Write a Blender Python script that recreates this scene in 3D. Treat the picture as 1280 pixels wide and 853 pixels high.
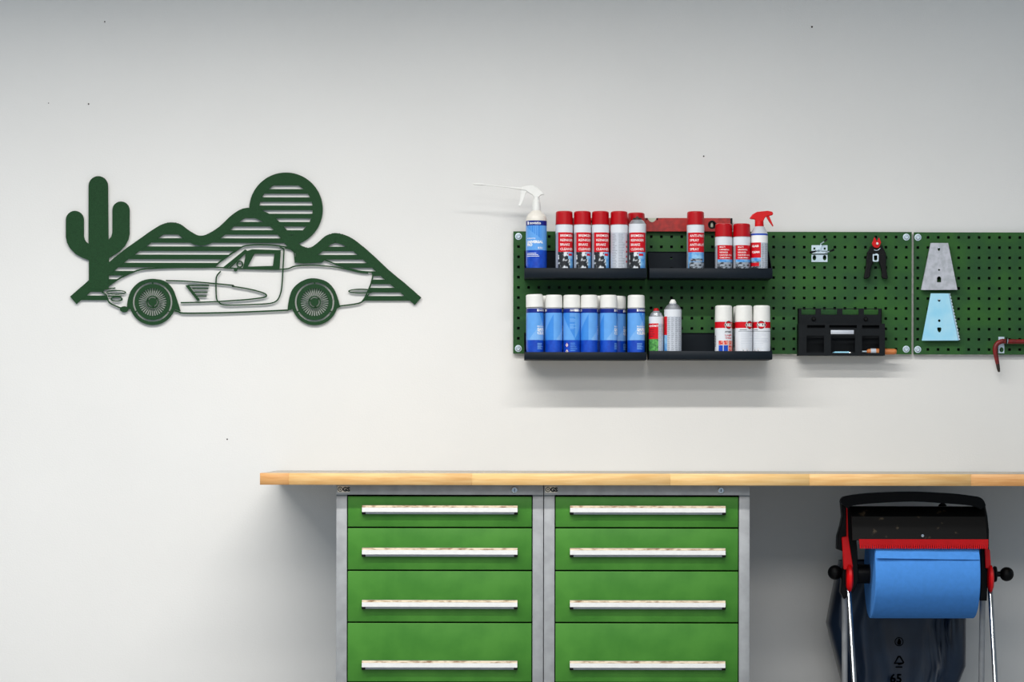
import bpy, bmesh, math, random
from mathutils import Vector, Matrix
from mathutils.geometry import tessellate_polygon

for o in list(bpy.data.objects):
    bpy.data.objects.remove(o)
SC = bpy.context.scene
COL = SC.collection
R = math.radians
random.seed(7)

# ------------------------------------------------------------------ camera
S0, D, HZ, YH = 0.00297, 10.0, 1.05, 545.0      # metres per pixel on the wall, distance, eye height, horizon row
cd = bpy.data.cameras.new('camera')
cam = bpy.data.objects.new('camera', cd)
COL.objects.link(cam)
cam.location = (0, -D, HZ)
cam.rotation_euler = (R(90), R(-0.1), 0)
cd.sensor_width = 36.0
cd.lens = 36.0 * D / (1280 * S0)
cd.shift_y = (YH - 426.5) / 1280.0
cd.clip_end = 60
SC.camera = cam

# ------------------------------------------------------------------ world (daylight from the open workshop behind the camera)
wd = bpy.data.worlds.new('world')
SC.world = wd
wd.use_nodes = True
wd.node_tree.nodes['Background'].inputs[0].default_value = (0.60, 0.79, 1.0, 1)
wd.node_tree.nodes['Background'].inputs[1].default_value = 0.46

# ------------------------------------------------------------------ lamps: fluorescent rows under the ceiling
def area(name, loc, sx, sy, power, col, rot=(0, 0, 0), spread=180):
    l = bpy.data.lights.new(name, 'AREA')
    l.shape = 'RECTANGLE'
    l.spread = R(spread)
    l.size, l.size_y, l.energy, l.color = sx, sy, power, col
    o = bpy.data.objects.new(name, l)
    o.location, o.rotation_euler = loc, rot
    COL.objects.link(o)
    return o
LAMPS = [((-0.95, -2.35, 3.5), 4.6, 0.16, 0.049, 216, (1.0, 0.975, 0.94)), ((-0.9, -3.6, 3.52), 4.8, 0.5, 0.095, 102, (1.0, 0.975, 0.94)),
         ((0.7, -6.4, 3.5), 4.6, 2.2, 0.01, 205, (1.0, 0.975, 0.94))]
for lc, ll, lw, sk, pw, co in LAMPS: area('tube_light', lc, ll, lw, pw, co)

vs = SC.view_settings
vs.view_transform = 'Standard'
vs.look = 'None'
vs.gamma = 1.0
vs.use_curve_mapping = False
vs.exposure = 0.0

# ------------------------------------------------------------------ pixel helpers: a point seen at (px, py) at depth d in front of the wall
def sc(d): return S0 * (D - d) / D
def X(px, d): return (px - 640.0) * sc(d)
def Z(py, d): return HZ + (YH - py) * sc(d)
def P(px, py, d): return Vector((X(px, d), -d, Z(py, d)))

# ------------------------------------------------------------------ materials
def lin(c):
    c = c / 255.0
    return c / 12.92 if c <= 0.04045 else ((c + 0.055) / 1.055) ** 2.4
def rgb(r, g, b): return (lin(r), lin(g), lin(b), 1.0)
M = {}
def mat(name, c, rough=0.5, metal=0.0, var=0.06, scale=40.0, bump=0.0, bscale=200.0, spec=0.5, c2=None, lo=0.35, hi=0.65, stretch=None, coat=0.0, transmission=0.0, alpha=1.0):
    m = bpy.data.materials.new(name)
    m.use_nodes = True
    nt = m.node_tree
    b = nt.nodes['Principled BSDF']
    b.inputs['Roughness'].default_value = rough
    b.inputs['Metallic'].default_value = metal
    b.inputs['Specular IOR Level'].default_value = spec
    b.inputs['Coat Weight'].default_value = coat
    b.inputs['Transmission Weight'].default_value = transmission
    tc = nt.nodes.new('ShaderNodeTexCoord')
    mp = nt.nodes.new('ShaderNodeMapping')
    if stretch: mp.inputs['Scale'].default_value = stretch
    nt.links.new(tc.outputs['Object'], mp.inputs['Vector'])
    n = nt.nodes.new('ShaderNodeTexNoise')
    n.inputs['Scale'].default_value = scale
    n.inputs['Detail'].default_value = 4
    nt.links.new(mp.outputs[0], n.inputs['Vector'])
    r = nt.nodes.new('ShaderNodeValToRGB')
    base = rgb(*c)
    if c2 is None:
        a = tuple(min(1, x * (1 - var)) for x in base[:3]) + (1,)
        z = tuple(min(1, x * (1 + var)) for x in base[:3]) + (1,)
    else:
        a, z = base, rgb(*c2)
    r.color_ramp.elements[0].color, r.color_ramp.elements[1].color = a, z
    r.color_ramp.elements[0].position, r.color_ramp.elements[1].position = lo, hi
    nt.links.new(n.outputs['Fac'], r.inputs['Fac'])
    nt.links.new(r.outputs['Color'], b.inputs['Base Color'])
    if bump > 0:
        n2 = nt.nodes.new('ShaderNodeTexNoise')
        n2.inputs['Scale'].default_value = bscale
        n2.inputs['Detail'].default_value = 3
        nt.links.new(mp.outputs[0], n2.inputs['Vector'])
        bp = nt.nodes.new('ShaderNodeBump')
        bp.inputs['Strength'].default_value = bump
        bp.inputs['Distance'].default_value = 0.002
        nt.links.new(n2.outputs['Fac'], bp.inputs['Height'])
        nt.links.new(bp.outputs[0], b.inputs['Normal'])
    M[name] = m
    return m

mat('wall_paint', (226, 225, 222), 0.85, var=0.015, scale=1.5, bump=0.25, bscale=160, spec=0.25)
mat('floor_concrete', (140, 142, 144), 0.55, var=0.1, scale=6)
mat('ceiling_paint', (215, 215, 212), 0.9, var=0.02, scale=3)
mat('art_green', (30, 64, 36), 0.6, var=0.30, scale=420, lo=0.3, hi=0.7, spec=0.15)
mat('peg_green', (36, 78, 40), 0.5, c2=(46, 94, 38), scale=9, spec=0.25)
mat('drawer_green', (52, 112, 32), 0.45, c2=(66, 126, 42), scale=9, spec=0.3)
mat('steel_grey', (156, 158, 160), 0.5, metal=0.25, var=0.10, scale=22)
mat('steel_grey_dark', (96, 102, 106), 0.5, metal=0.25, var=0.08, scale=22)
mat('chrome', (205, 208, 210), 0.22, metal=1.0, var=0.04)
mat('zinc', (205, 222, 232), 0.4, metal=0.35, var=0.06, scale=120)
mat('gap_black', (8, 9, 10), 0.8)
mat('tray_black', (12, 22, 31), 0.55, var=0.08, scale=14, spec=0.2)
mat('box_black', (10, 15, 19), 0.55, var=0.1, scale=20, spec=0.2)
mat('rubber_black', (7, 7, 8), 0.5, spec=0.2)
mat('plastic_black', (5, 5, 6), 0.42, spec=0.14)
mat('cover_black', (6, 7, 8), 0.4, spec=0.15, c2=(120, 104, 82), scale=34, lo=0.64, hi=0.86)
mat('plastic_red', (206, 6, 12), 0.35, var=0.05, spec=0.3)
mat('cap_red', (176, 2, 14), 0.28, var=0.04, spec=0.35)
mat('level_red', (176, 30, 20), 0.45, c2=(140, 22, 16), scale=60)
mat('iron_red', (128, 10, 12), 0.45, c2=(96, 16, 14), scale=70)
mat('iron_dark', (60, 52, 46), 0.5, metal=0.5, var=0.15)
mat('cap_white', (228, 228, 224), 0.4, var=0.02)
mat('bottle_white', (225, 220, 210), 0.4, var=0.02)
mat('bottle_clear', (196, 200, 206), 0.25, var=0.03)
mat('can_silver', (176, 180, 186), 0.3, metal=0.6, var=0.05)
mat('can_white', (216, 220, 226), 0.35, var=0.02)
mat('print_red', (200, 6, 26), 0.35, var=0.03, spec=0.3)
mat('print_white', (238, 238, 238), 0.4, var=0.02)
mat('print_black', (14, 14, 16), 0.4)
mat('print_grey', (130, 136, 146), 0.4, var=0.08, scale=300)
mat('print_greylight', (190, 196, 206), 0.4, var=0.05, scale=300)
mat('print_photo', (24, 28, 32), 0.35, c2=(214, 220, 226), scale=52, lo=0.47, hi=0.53)
mat('print_photo_blue', (40, 130, 206), 0.35, c2=(150, 200, 232), scale=45)
mat('print_photo_car', (36, 40, 46), 0.35, c2=(150, 160, 172), scale=60, lo=0.45, hi=0.55, stretch=(1, 1, 2.2))
mat('print_photo_green', (36, 92, 40), 0.35, c2=(98, 176, 84), scale=110)
mat('print_photo_fruit', (200, 40, 40), 0.35, c2=(232, 150, 130), scale=150, lo=0.45, hi=0.55)
mat('blue_dark', (2, 34, 128), 0.32, var=0.05)
mat('blue_low', (6, 58, 168), 0.32, c2=(14, 76, 190), scale=50)
mat('blue_mid', (58, 134, 216), 0.32, var=0.03)
mat('blue_light', (94, 158, 226), 0.32, var=0.03)
mat('blue_pale', (122, 174, 230), 0.32, var=0.03)
mat('wood_a', (224, 186, 126), 0.5, c2=(212, 168, 104), scale=9, stretch=(1, 12, 12))
mat('wood_b', (220, 180, 120), 0.5, c2=(206, 158, 96), scale=9, stretch=(1, 12, 12))
mat('wood_c', (206, 156, 98), 0.5, c2=(190, 134, 76), scale=9, stretch=(1, 14, 14))
mat('wood_d', (226, 188, 128), 0.5, c2=(214, 172, 108), scale=8, stretch=(1, 12, 12))
mat('wood_sheen', (168, 158, 142), 0.4, c2=(150, 140, 124), scale=9, stretch=(1, 12, 12), coat=0.2)  # greyed to paint wall sheen on the top and cut warm bounce
mat('wood_sheen_pale', (180, 170, 152), 0.4, c2=(164, 152, 134), scale=9, stretch=(1, 12, 12), coat=0.2)
mat('wood_handle', (206, 132, 72), 0.45, c2=(188, 104, 52), scale=30, stretch=(1, 8, 8))
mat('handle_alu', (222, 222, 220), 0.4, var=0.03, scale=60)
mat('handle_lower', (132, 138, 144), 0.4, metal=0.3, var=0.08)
mat('label_worn', (196, 180, 156), 0.6, c2=(120, 88, 58), scale=38, lo=0.44, hi=0.68, stretch=(1, 1, 3))
mat('sticker', (232, 222, 204), 0.5, var=0.04)
mat('plate_steel', (176, 180, 186), 0.5, metal=0.25, c2=(196, 198, 206), scale=45, lo=0.4, hi=0.6)
mat('plate_blue', (150, 216, 244), 0.4, c2=(176, 226, 246), scale=14)  # pale blue; on the toothed plate it paints in reflected glare
mat('paper_blue', (68, 132, 206), 0.85, var=0.04, scale=60, bump=0.1, bscale=300, spec=0.2)
mat('paper_core', (120, 150, 196), 0.85, var=0.05, spec=0.2)
mat('bag_plastic', (14, 26, 44), 0.28, c2=(22, 40, 62), scale=5, spec=0.5)
mat('leg_chrome', (150, 153, 156), 0.2, metal=1.0, var=0.04)
mat('bag_print', (1, 1, 2), 0.8, spec=0.0)
mat('vial', (190, 196, 176), 0.2, var=0.03)

# ------------------------------------------------------------------ mesh builder
class MB:
    def __init__(self): self.v, self.f, self.m, self.s, self.mats = [], [], [], [], []
    def mi(self, m):
        if m not in self.mats: self.mats.append(m)
        return self.mats.index(m)
    def add(self, verts, faces, m, smooth=False):
        k = len(self.v); i = self.mi(m)
        self.v += [tuple(p) for p in verts]
        for f in faces:
            self.f.append(tuple(a + k for a in f)); self.m.append(i); self.s.append(smooth)
    def box(self, x0, x1, y0, y1, z0, z1, m):
        x0, x1 = min(x0, x1), max(x0, x1); y0, y1 = min(y0, y1), max(y0, y1); z0, z1 = min(z0, z1), max(z0, z1)
        v = [(x0,y0,z0),(x1,y0,z0),(x1,y1,z0),(x0,y1,z0),(x0,y0,z1),(x1,y0,z1),(x1,y1,z1),(x0,y1,z1)]
        self.add(v, [(0,3,2,1),(4,5,6,7),(0,1,5,4),(1,2,6,5),(2,3,7,6),(3,0,4,7)], m)
        return self
    def bbox(self, x0, x1, y0, y1, z0, z1, m, r=0.002, seg=2):
        bm = bmesh.new()
        bmesh.ops.create_cube(bm, size=1)
        for v in bm.verts:
            v.co = Vector(((x0+x1)/2 + v.co.x*abs(x1-x0), (y0+y1)/2 + v.co.y*abs(y1-y0), (z0+z1)/2 + v.co.z*abs(z1-z0)))
        bmesh.ops.bevel(bm, geom=bm.edges[:], offset=r, segments=seg, affect='EDGES', profile=0.5)
        self.bm(bm, m, True)
        return self
    def bm(self, bm, m, smooth=False):
        bm.verts.index_update()
        self.add([v.co[:] for v in bm.verts], [[v.index for v in f.verts] for f in bm.faces], m, smooth)
        bm.free()
    def lathe(self, prof, m, n=28, c=(0,0,0), axis='Z', smooth=True, caps=True):
        # prof: list of (radius, height) or (radius, height, material) from bottom to top
        c = Vector(c)
        def pt(r, h, a):
            if axis == 'Z': return c + Vector((r*math.sin(a), -r*math.cos(a), h))
            if axis == 'X': return c + Vector((h, r*math.cos(a), r*math.sin(a)))
            return c + Vector((r*math.cos(a), h, -r*math.sin(a)))
        for i in range(len(prof)-1):
            p, q = prof[i], prof[i+1]
            mm = p[2] if len(p) > 2 else m
            vs_ = [pt(p[0], p[1], 2*math.pi*k/n) for k in range(n)] + [pt(q[0], q[1], 2*math.pi*k/n) for k in range(n)]
            self.add(vs_, [(k, (k+1) % n, n+(k+1) % n, n+k) for k in range(n)], mm, smooth)
        if caps:
            for p, rev in ((prof[0], True), (prof[-1], False)):
                if p[0] > 1e-5:
                    vs_ = [pt(p[0], p[1], 2*math.pi*k/n) for k in range(n)]
                    self.add(vs_, [tuple(range(n))[::-1] if rev else tuple(range(n))], (p[2] if len(p) > 2 else m))
        return self
    def tube(self, path, rad, m, n=10, caps=True):
        path = [Vector(p) for p in path]
        if not isinstance(rad, (list, tuple)): rad = [rad]*len(path)
        rings = []; prev = None
        for i, p in enumerate(path):
            t = (path[min(i+1, len(path)-1)] - path[max(i-1, 0)]).normalized()
            if prev is None:
                u = t.cross(Vector((0,0,1)))
                if u.length < 1e-3: u = t.cross(Vector((1,0,0)))
            else: u = prev - t*prev.dot(t)
            u.normalize(); prev = u; w = t.cross(u)
            rings.append([p + (u*math.cos(2*math.pi*k/n) + w*math.sin(2*math.pi*k/n))*rad[i] for k in range(n)])
        vs_ = [v for r in rings for v in r]
        fs = [(i*n+k, i*n+(k+1) % n, (i+1)*n+(k+1) % n, (i+1)*n+k) for i in range(len(path)-1) for k in range(n)]
        self.add(vs_, fs, m, True)
        if caps:
            self.add(rings[0], [tuple(range(n))[::-1]], m); self.add(rings[-1], [tuple(range(n))], m)
        return self
    def sphere(self, c, r, m, n=16):
        prof = [(max(1e-6, abs(r*math.cos(a))), r*math.sin(a)) for a in [(-math.pi/2) + math.pi*k/(n//2) for k in range(n//2+1)]]
        self.lathe(prof, m, n, c, 'Z', True, False)
        return self
    def plate(self, outer, m, d0, d1, holes=(), side=None, at=None):
        # outline in pixel coordinates at depth `at`, a sheet from depth d0 (back) to d1 (front)
        at = d1 if at is None else at
        loops = [[(X(p[0], at), Z(p[1], at)) for p in lp] for lp in [outer] + list(holes)]
        self.sheet(loops, m, -d0, -d1, side)
        return self
    def sheet(self, loops, m, yb, yf, side=None):
        tris = tessellate_polygon([[Vector((x, z, 0)) for x, z in lp] for lp in loops])
        flat = [p for lp in loops for p in lp]
        n = len(flat)
        f_, b_ = [], []
        for t in tris:
            a, b, c = (flat[i] for i in t)
            cr = (b[0]-a[0])*(c[1]-a[1]) - (b[1]-a[1])*(c[0]-a[0])
            if abs(cr) < 1e-14: continue
            t = t if cr > 0 else (t[0], t[2], t[1])          # normal towards the viewer (-y)
            f_.append(tuple(t)); b_.append((t[0], t[2], t[1]))
        self.add([(x, yf, z) for x, z in flat], f_, m)
        self.add([(x, yb, z) for x, z in flat], b_, m)
        for li, lp in enumerate(loops):
            ar = sum(lp[i][0]*lp[(i+1) % len(lp)][1] - lp[(i+1) % len(lp)][0]*lp[i][1] for i in range(len(lp)))
            ccw = ar > 0
            if li > 0: ccw = not ccw
            k = len(lp)
            v = [(x, yf, z) for x, z in lp] + [(x, yb, z) for x, z in lp]
            fs = []
            for i in range(k):
                j = (i+1) % k
                fs.append((i, k+i, k+j, j) if ccw else (i, j, k+j, k+i))
            self.add(v, fs, side or m)
    def ribbon(self, pts, w, m, d0, d1, closed=False, one_sided=False):
        # stroke of width w pixels along a pixel polyline
        n = len(pts)
        nr = []
        for i in range(n):
            if closed: a, b = pts[(i-1) % n], pts[(i+1) % n]
            else: a, b = pts[max(i-1, 0)], pts[min(i+1, n-1)]
            dx, dy = b[0]-a[0], b[1]-a[1]
            l = math.hypot(dx, dy) or 1
            nr.append((-dy/l, dx/l))
        if one_sided:
            L = [tuple(p) for p in pts]; Rr = [(p[0]+q[0]*w, p[1]+q[1]*w) for p, q in zip(pts, nr)]
        else:
            L = [(p[0]-q[0]*w/2, p[1]-q[1]*w/2) for p, q in zip(pts, nr)]
            Rr = [(p[0]+q[0]*w/2, p[1]+q[1]*w/2) for p, q in zip(pts, nr)]
        v = []
        for l, r in zip(L, Rr):
            for p, d in ((l, d1), (r, d1), (r, d0), (l, d0)):
                v.append((X(p[0], d1), -d, Z(p[1], d1)))
        fs = []
        rng = range(n) if closed else range(n-1)
        for i in rng:
            a, b = 4*i, 4*((i+1) % n)
            for k in range(4):
                fs.append((a+k, a+(k+1) % 4, b+(k+1) % 4, b+k))
        if not closed: fs += [(3,2,1,0), (4*(n-1), 4*(n-1)+1, 4*(n-1)+2, 4*(n-1)+3)]
        self.add(v, fs, m)
        return self
    def patch(self, Rd, a0, a1, z0, z1, m, n=None):
        n = n or max(2, int(abs(a1-a0)/R(9))+1)
        v = []
        for i in range(n+1):
            a = a0 + (a1-a0)*i/n
            v += [(Rd*math.sin(a), -Rd*math.cos(a), z0), (Rd*math.sin(a), -Rd*math.cos(a), z1)]
        self.add(v, [(2*i, 2*i+2, 2*i+3, 2*i+1) for i in range(n)], m, True)
    def ctext(self, s, size, a, z, Rd, m, align='CENTER', bold=0.02):
        v, f = text_geo(s, align, bold)
        self.add([(Rd*math.sin(a+x*size/Rd), -Rd*math.cos(a+x*size/Rd), z+y*size) for x, y in v], f, m)
    def ftext(self, s, size, x, y, z, m, align='CENTER', bold=0.02):
        v, f = text_geo(s, align, bold)
        self.add([(x+a*size, y, z+b*size) for a, b in v], f, m)
    def shift(self, o):
        o = Vector(o); self.v = [tuple(Vector(p)-o) for p in self.v]
    def build(self, name, parent=None, origin=None, fixn=True):
        if origin is not None: self.shift(origin)
        me = bpy.data.meshes.new(name)
        me.from_pydata(self.v, [], self.f)
        for mm in self.mats: me.materials.append(M[mm])
        me.polygons.foreach_set('material_index', self.m)
        me.polygons.foreach_set('use_smooth', self.s)
        me.update()
        o = bpy.data.objects.new(name, me)
        COL.objects.link(o)
        if parent is not None: o.parent = parent
        if origin is not None: o.location = origin
        return o

_tc = {}
def text_geo(s, align, bold):
    k = (s, align, bold)
    if k not in _tc:
        cu = bpy.data.curves.new('lettering', 'FONT')
        cu.body = s; cu.align_x = align; cu.offset = bold; cu.resolution_u = 2
        o = bpy.data.objects.new('lettering', cu)
        COL.objects.link(o)
        dg = bpy.context.evaluated_depsgraph_get()
        me = bpy.data.meshes.new_from_object(o.evaluated_get(dg))
        _tc[k] = ([(v.co.x, v.co.y) for v in me.vertices], [tuple(p.vertices) for p in me.polygons])
        bpy.data.objects.remove(o); bpy.data.meshes.remove(me); bpy.data.curves.remove(cu)
    return _tc[k]

def catmull(pts, n=5):
    out = []
    for i in range(len(pts)-1):
        p0, p1, p2, p3 = pts[max(i-1, 0)], pts[i], pts[i+1], pts[min(i+2, len(pts)-1)]
        for k in range(n):
            t = k/n
            out.append(tuple(0.5*((2*b) + (-a+c)*t + (2*a-5*b+4*c-d)*t*t + (-a+3*b-3*c+d)*t**3) for a, b, c, d in zip(p0, p1, p2, p3)))
    out.append(tuple(pts[-1]))
    return out
def arc(cx, cy, r, a0, a1, n=12, ry=None):
    ry = r if ry is None else ry
    return [(cx+r*math.cos(R(a0+(a1-a0)*i/n)), cy-ry*math.sin(R(a0+(a1-a0)*i/n))) for i in range(n+1)]
def circ(cx, cy, r, n=24, ry=None): return arc(cx, cy, r, 0, 360, n, ry)[:-1]

def tag(o, label, cat, group=None):
    o['label'] = label; o['category'] = cat
    if group: o['group'] = group
    return o
def thing(name, loc, label, cat, group=None, rz=0):
    o = bpy.data.objects.new(name, None)
    o.empty_display_size = 0.05
    o.location = loc; o.rotation_euler = (0, 0, rz)
    COL.objects.link(o)
    return tag(o, label, cat, group)
def struct(o): o['kind'] = 'structure'; return o
def kids(o): return [c for c in COL.objects if c.parent == o]
def copy_tree(o, parent=None):
    c = o.copy(); COL.objects.link(c)
    if parent is not None: c.parent = parent
    for ch in kids(o): copy_tree(ch, c)
    return c

# ------------------------------------------------------------------ setting
struct(MB().box(-4.5, 4.5, 0.0, 0.15, -0.05, 3.7, 'wall_paint').build('wall_back'))
wall = [o for o in COL.objects if o.name == 'wall_back'][0]
for px, py, rr in ((284, 550, 0.0028), (879, 195, 0.003), (1014, 33, 0.0036), (110, 131, 0.003), (130, 28, 0.0026), (60, 130, 0.002)):
    MB().lathe([(rr, -0.0006), (rr*0.5, -0.0007), (0.0, -0.0007)], 'iron_dark', 10, (X(px, 0), 0, Z(py, 0)), 'Y', False, False).build('nail_hole', wall)
struct(MB().box(-4.5, 4.5, -10.6, 0.0, -0.05, 0.0, 'floor_concrete').build('floor'))
struct(MB().box(-4.5, 4.5, -10.6, 0.0, 3.6, 3.7, 'ceiling_paint').build('ceiling'))

# shaded tube fittings hung from the ceiling, above and in front of the picture
for (lc, ll, lw, sk, pw, co), wh in zip(LAMPS, ('nearest the bench', 'in mid room', 'farthest from the bench')):
    t = thing('ceiling_lamp', (lc[0], lc[1], lc[2]), 'long shaded tube lamp hung under the ceiling ' + wh + ', out of frame', 'lamp')
    hb = MB()
    hb.box(-ll/2-0.03, ll/2+0.03, -lw/2-0.02, lw/2+0.02, 0.012, 0.06, 'steel_grey'); hb.build('housing', t)
    for sy in (-1, 1):
        MB().box(-ll/2-0.03, ll/2+0.03, sy*(lw/2+0.002), sy*(lw/2+0.008), -sk, 0.012, 'rubber_black').build('shade', t)
    for sx in (-1, 1):
        MB().box(sx*(ll/2+0.02), sx*(ll/2+0.03), -lw/2-0.002, lw/2+0.002, -sk, 0.012, 'rubber_black').build('shade_end', t)
        MB().box(sx*ll*0.4-0.004, sx*ll*0.4+0.004, -0.004, 0.004, 0.06, 3.6-lc[2], 'steel_grey').build('hanger', t)

# ------------------------------------------------------------------ worktop: solid wood block of staves
WD = 0.72
wt_top, wt_bot = Z(592.2, WD), Z(606.8, WD)
wl = X(325, WD); wr = wl + 3.1
wt = thing('worktop', (wl, 0, wt_bot), 'long pale wooden block worktop running over the green drawer cabinets', 'worktop')
rows = 15
rw = (WD-0.002)/rows
front_joints = [325, 361, 590, 838, 1012, 1214, 1500]
front_mats = ['wood_c', 'wood_b', 'wood_a', 'wood_d', 'wood_b', 'wood_c']
woods = ['wood_a', 'wood_b', 'wood_d', 'wood_c']
for r_ in range(rows):
    y1 = -0.002 - r_*rw; y0 = y1 - rw
    if r_ == rows-1: js = [X(p, WD) for p in front_joints[:-1]] + [wr]
    else:
        js = [wl]; x = wl + random.uniform(0.2, 0.7)
        while x < wr-0.2: js.append(x); x += random.uniform(0.45, 0.8)
        js.append(wr)
    for i in range(len(js)-1):
        mm = front_mats[i] if r_ == rows-1 else random.choice(('wood_sheen', 'wood_sheen_pale'))
        MB().bbox(js[i]-wl, js[i+1]-wl, y0, y1, 0, wt_top-wt_bot-random.uniform(0, 0.0003), mm, 0.0006, 1).build('stave', wt)

for y in (-0.08, -0.62):
    MB().bbox(3.02-0.03, 3.02+0.03, y-0.03, y+0.03, -wt_bot, -0.0005, 'steel_grey', 0.003, 1).build('leg', wt)

# ------------------------------------------------------------------ drawer cabinets
CD = 0.666                      # depth of the cabinet front
def cabinet(px0, px1, label):
    x0, x1 = X(px0, CD), X(px1, CD)
    s = sc(CD)
    w = x1-x0; top = wt_bot-0.0005
    t = thing('drawer_cabinet', ((x0+x1)/2, -CD, 0), label, 'cabinet', 'green drawer cabinets under the worktop')
    h = w/2
    fl = 13.3*s
    def lz(py): return Z(py, CD)
    c = MB()
    c.box(-h, -h+0.002, 0.0, CD-0.01, 0.08, top, 'steel_grey').box(h-0.002, h, 0.0, CD-0.01, 0.08, top, 'steel_grey')
    c.box(-h, h, CD-0.012, CD-0.01, 0.08, top, 'steel_grey').box(-h+0.002, h-0.002, 0.002, CD-0.012, top-0.002, top, 'steel_grey')
    c.box(-h+0.002, h-0.002, 0.06, 0.062, 0.08, top-0.002, 'gap_black')
    c.build('carcass', t)
    MB().bbox(-h, -h+fl, -0.001, 0.03, 0.08, lz(620.8), 'steel_grey', 0.0012).build('stile', t)
    MB().bbox(h-fl, h, -0.001, 0.03, 0.08, lz(620.8), 'steel_grey', 0.0012).build('stile', t)
    MB().bbox(-h, h, -0.001, 0.03, lz(619.0), top, 'steel_grey', 0.0012).build('top_rail', t)
    MB().box(-h, -h+fl, -0.0004, 0.03, lz(620.8), lz(619.0), 'steel_grey_dark').box(h-fl, h, -0.0004, 0.03, lz(620.8), lz(619.0), 'steel_grey_dark').build('rail_joint', t)
    MB().bbox(-h, h, 0.03, CD-0.03, 0.0, 0.079, 'steel_grey_dark', 0.002).build('plinth', t)
    # lock
    lx = -h + (px1-px0-36.0)*s
    lk = MB(); lk.lathe([(0.0115, 0.0), (0.0115, -0.003), (0.0095, -0.005), (0.0092, -0.004), (0.0, -0.004)], 'chrome', 20, (lx, -0.001, lz(613)), 'Y', True, False)
    lk.box(lx-0.0012, lx+0.0012, -0.0062, -0.005, lz(613)-0.005, lz(613)+0.005, 'gap_black')
    lk.build('lock', t)
    # approval sticker: two dark round emblems on a pale ground
    st = MB(); a = -h + 1.5*s; b = -h + 16.5*s
    st.bbox(a, b, -0.0022, -0.0005, lz(616), lz(608.4), 'sticker', 0.0007, 1)
    zc = lz(612.2)
    e1, e2 = a + 3.4*s, a + 9.8*s
    for ex in (e1,):
        st.sheet([[(ex+0.0088*math.cos(q), zc+0.0088*math.sin(q)) for q in [2*math.pi*k/20 for k in range(20)]], [(ex+0.0062*math.cos(q), zc+0.0062*math.sin(q)) for q in [2*math.pi*k/20 for k in range(20)]]], 'print_black', -0.0022, -0.0026)
    st.ftext('v', 0.012, e1, -0.0026, zc-0.003, 'print_black', bold=0.05)
    st.ftext('GS', 0.0205, e2+0.003, -0.0026, zc-0.0072, 'print_black', bold=0.07)
    st.build('approval_sticker', t)
    # drawers
    lines = [620.3, 660.0, 713.6, 778.6, 853.5, 905.0]
    hys = [632.0, 685.0, 750.3, 826.0, 880.0]
    for i in range(5):
        zt, zb = lz(lines[i]+0.9), max(lz(lines[i+1]-0.9), 0.085)
        dw = h - fl - 1.2*s
        dr = MB(); dr.bbox(-dw, dw, -0.002, 0.05, zb, zt, 'drawer_green', 0.0015)
        d_ = dr.build('drawer', t, (0, 0, (zt+zb)/2))
        hx0 = -h + 32.5*s; hx1 = -h + 226.5*s
        z0 = lz(hys[i]) - (zt+zb)/2
        hm = MB()
        prof = [(-0.002, z0), (-0.016, z0-0.001), (-0.027, z0-0.008), (-0.030, z0-0.0085), (-0.030, z0-0.023), (-0.026, z0-0.0245), (-0.024, z0-0.0245), (-0.024, z0-0.030), (-0.021, z0-0.031), (-0.019, z0-0.012), (-0.002, z0-0.008)]
        prof = [(y*0.66, z) for y, z in prof]
        n = len(prof)
        v = [(hx0, y, z) for y, z in prof] + [(hx1, y, z) for y, z in prof]
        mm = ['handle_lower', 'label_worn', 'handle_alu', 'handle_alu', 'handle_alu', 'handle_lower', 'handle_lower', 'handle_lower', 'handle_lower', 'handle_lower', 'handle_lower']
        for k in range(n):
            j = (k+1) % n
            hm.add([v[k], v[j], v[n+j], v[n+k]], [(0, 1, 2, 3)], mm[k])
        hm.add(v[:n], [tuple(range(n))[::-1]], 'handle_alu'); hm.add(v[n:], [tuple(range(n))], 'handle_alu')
        hm.build('handle', d_)
        for ex in (hx0, hx1):
            MB().bbox(ex-0.0008 if ex == hx0 else ex-0.012, ex+0.012 if ex == hx0 else ex+0.0008, -0.0182, -0.002, z0-0.032, z0-0.0225, 'rubber_black', 0.001, 1).build('end_cap', d_)
        ls = MB(); ls.add([(hx0+0.012, -0.0112, z0-0.0008), (hx1-0.012, -0.0112, z0-0.0008), (hx1-0.012, -0.0180, z0-0.0074), (hx0+0.012, -0.0180, z0-0.0074)], [(0, 1, 2, 3)], 'label_worn')
        ls.build('label_strip', d_)
    return t
cabinet(420.6, 679.3, 'green steel drawer cabinet under the worktop, left of the two, nearer the bare wall')
cabinet(680.2, 937.3, 'green steel drawer cabinet under the worktop, right of the two, nearer the paper roll stand')

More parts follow.
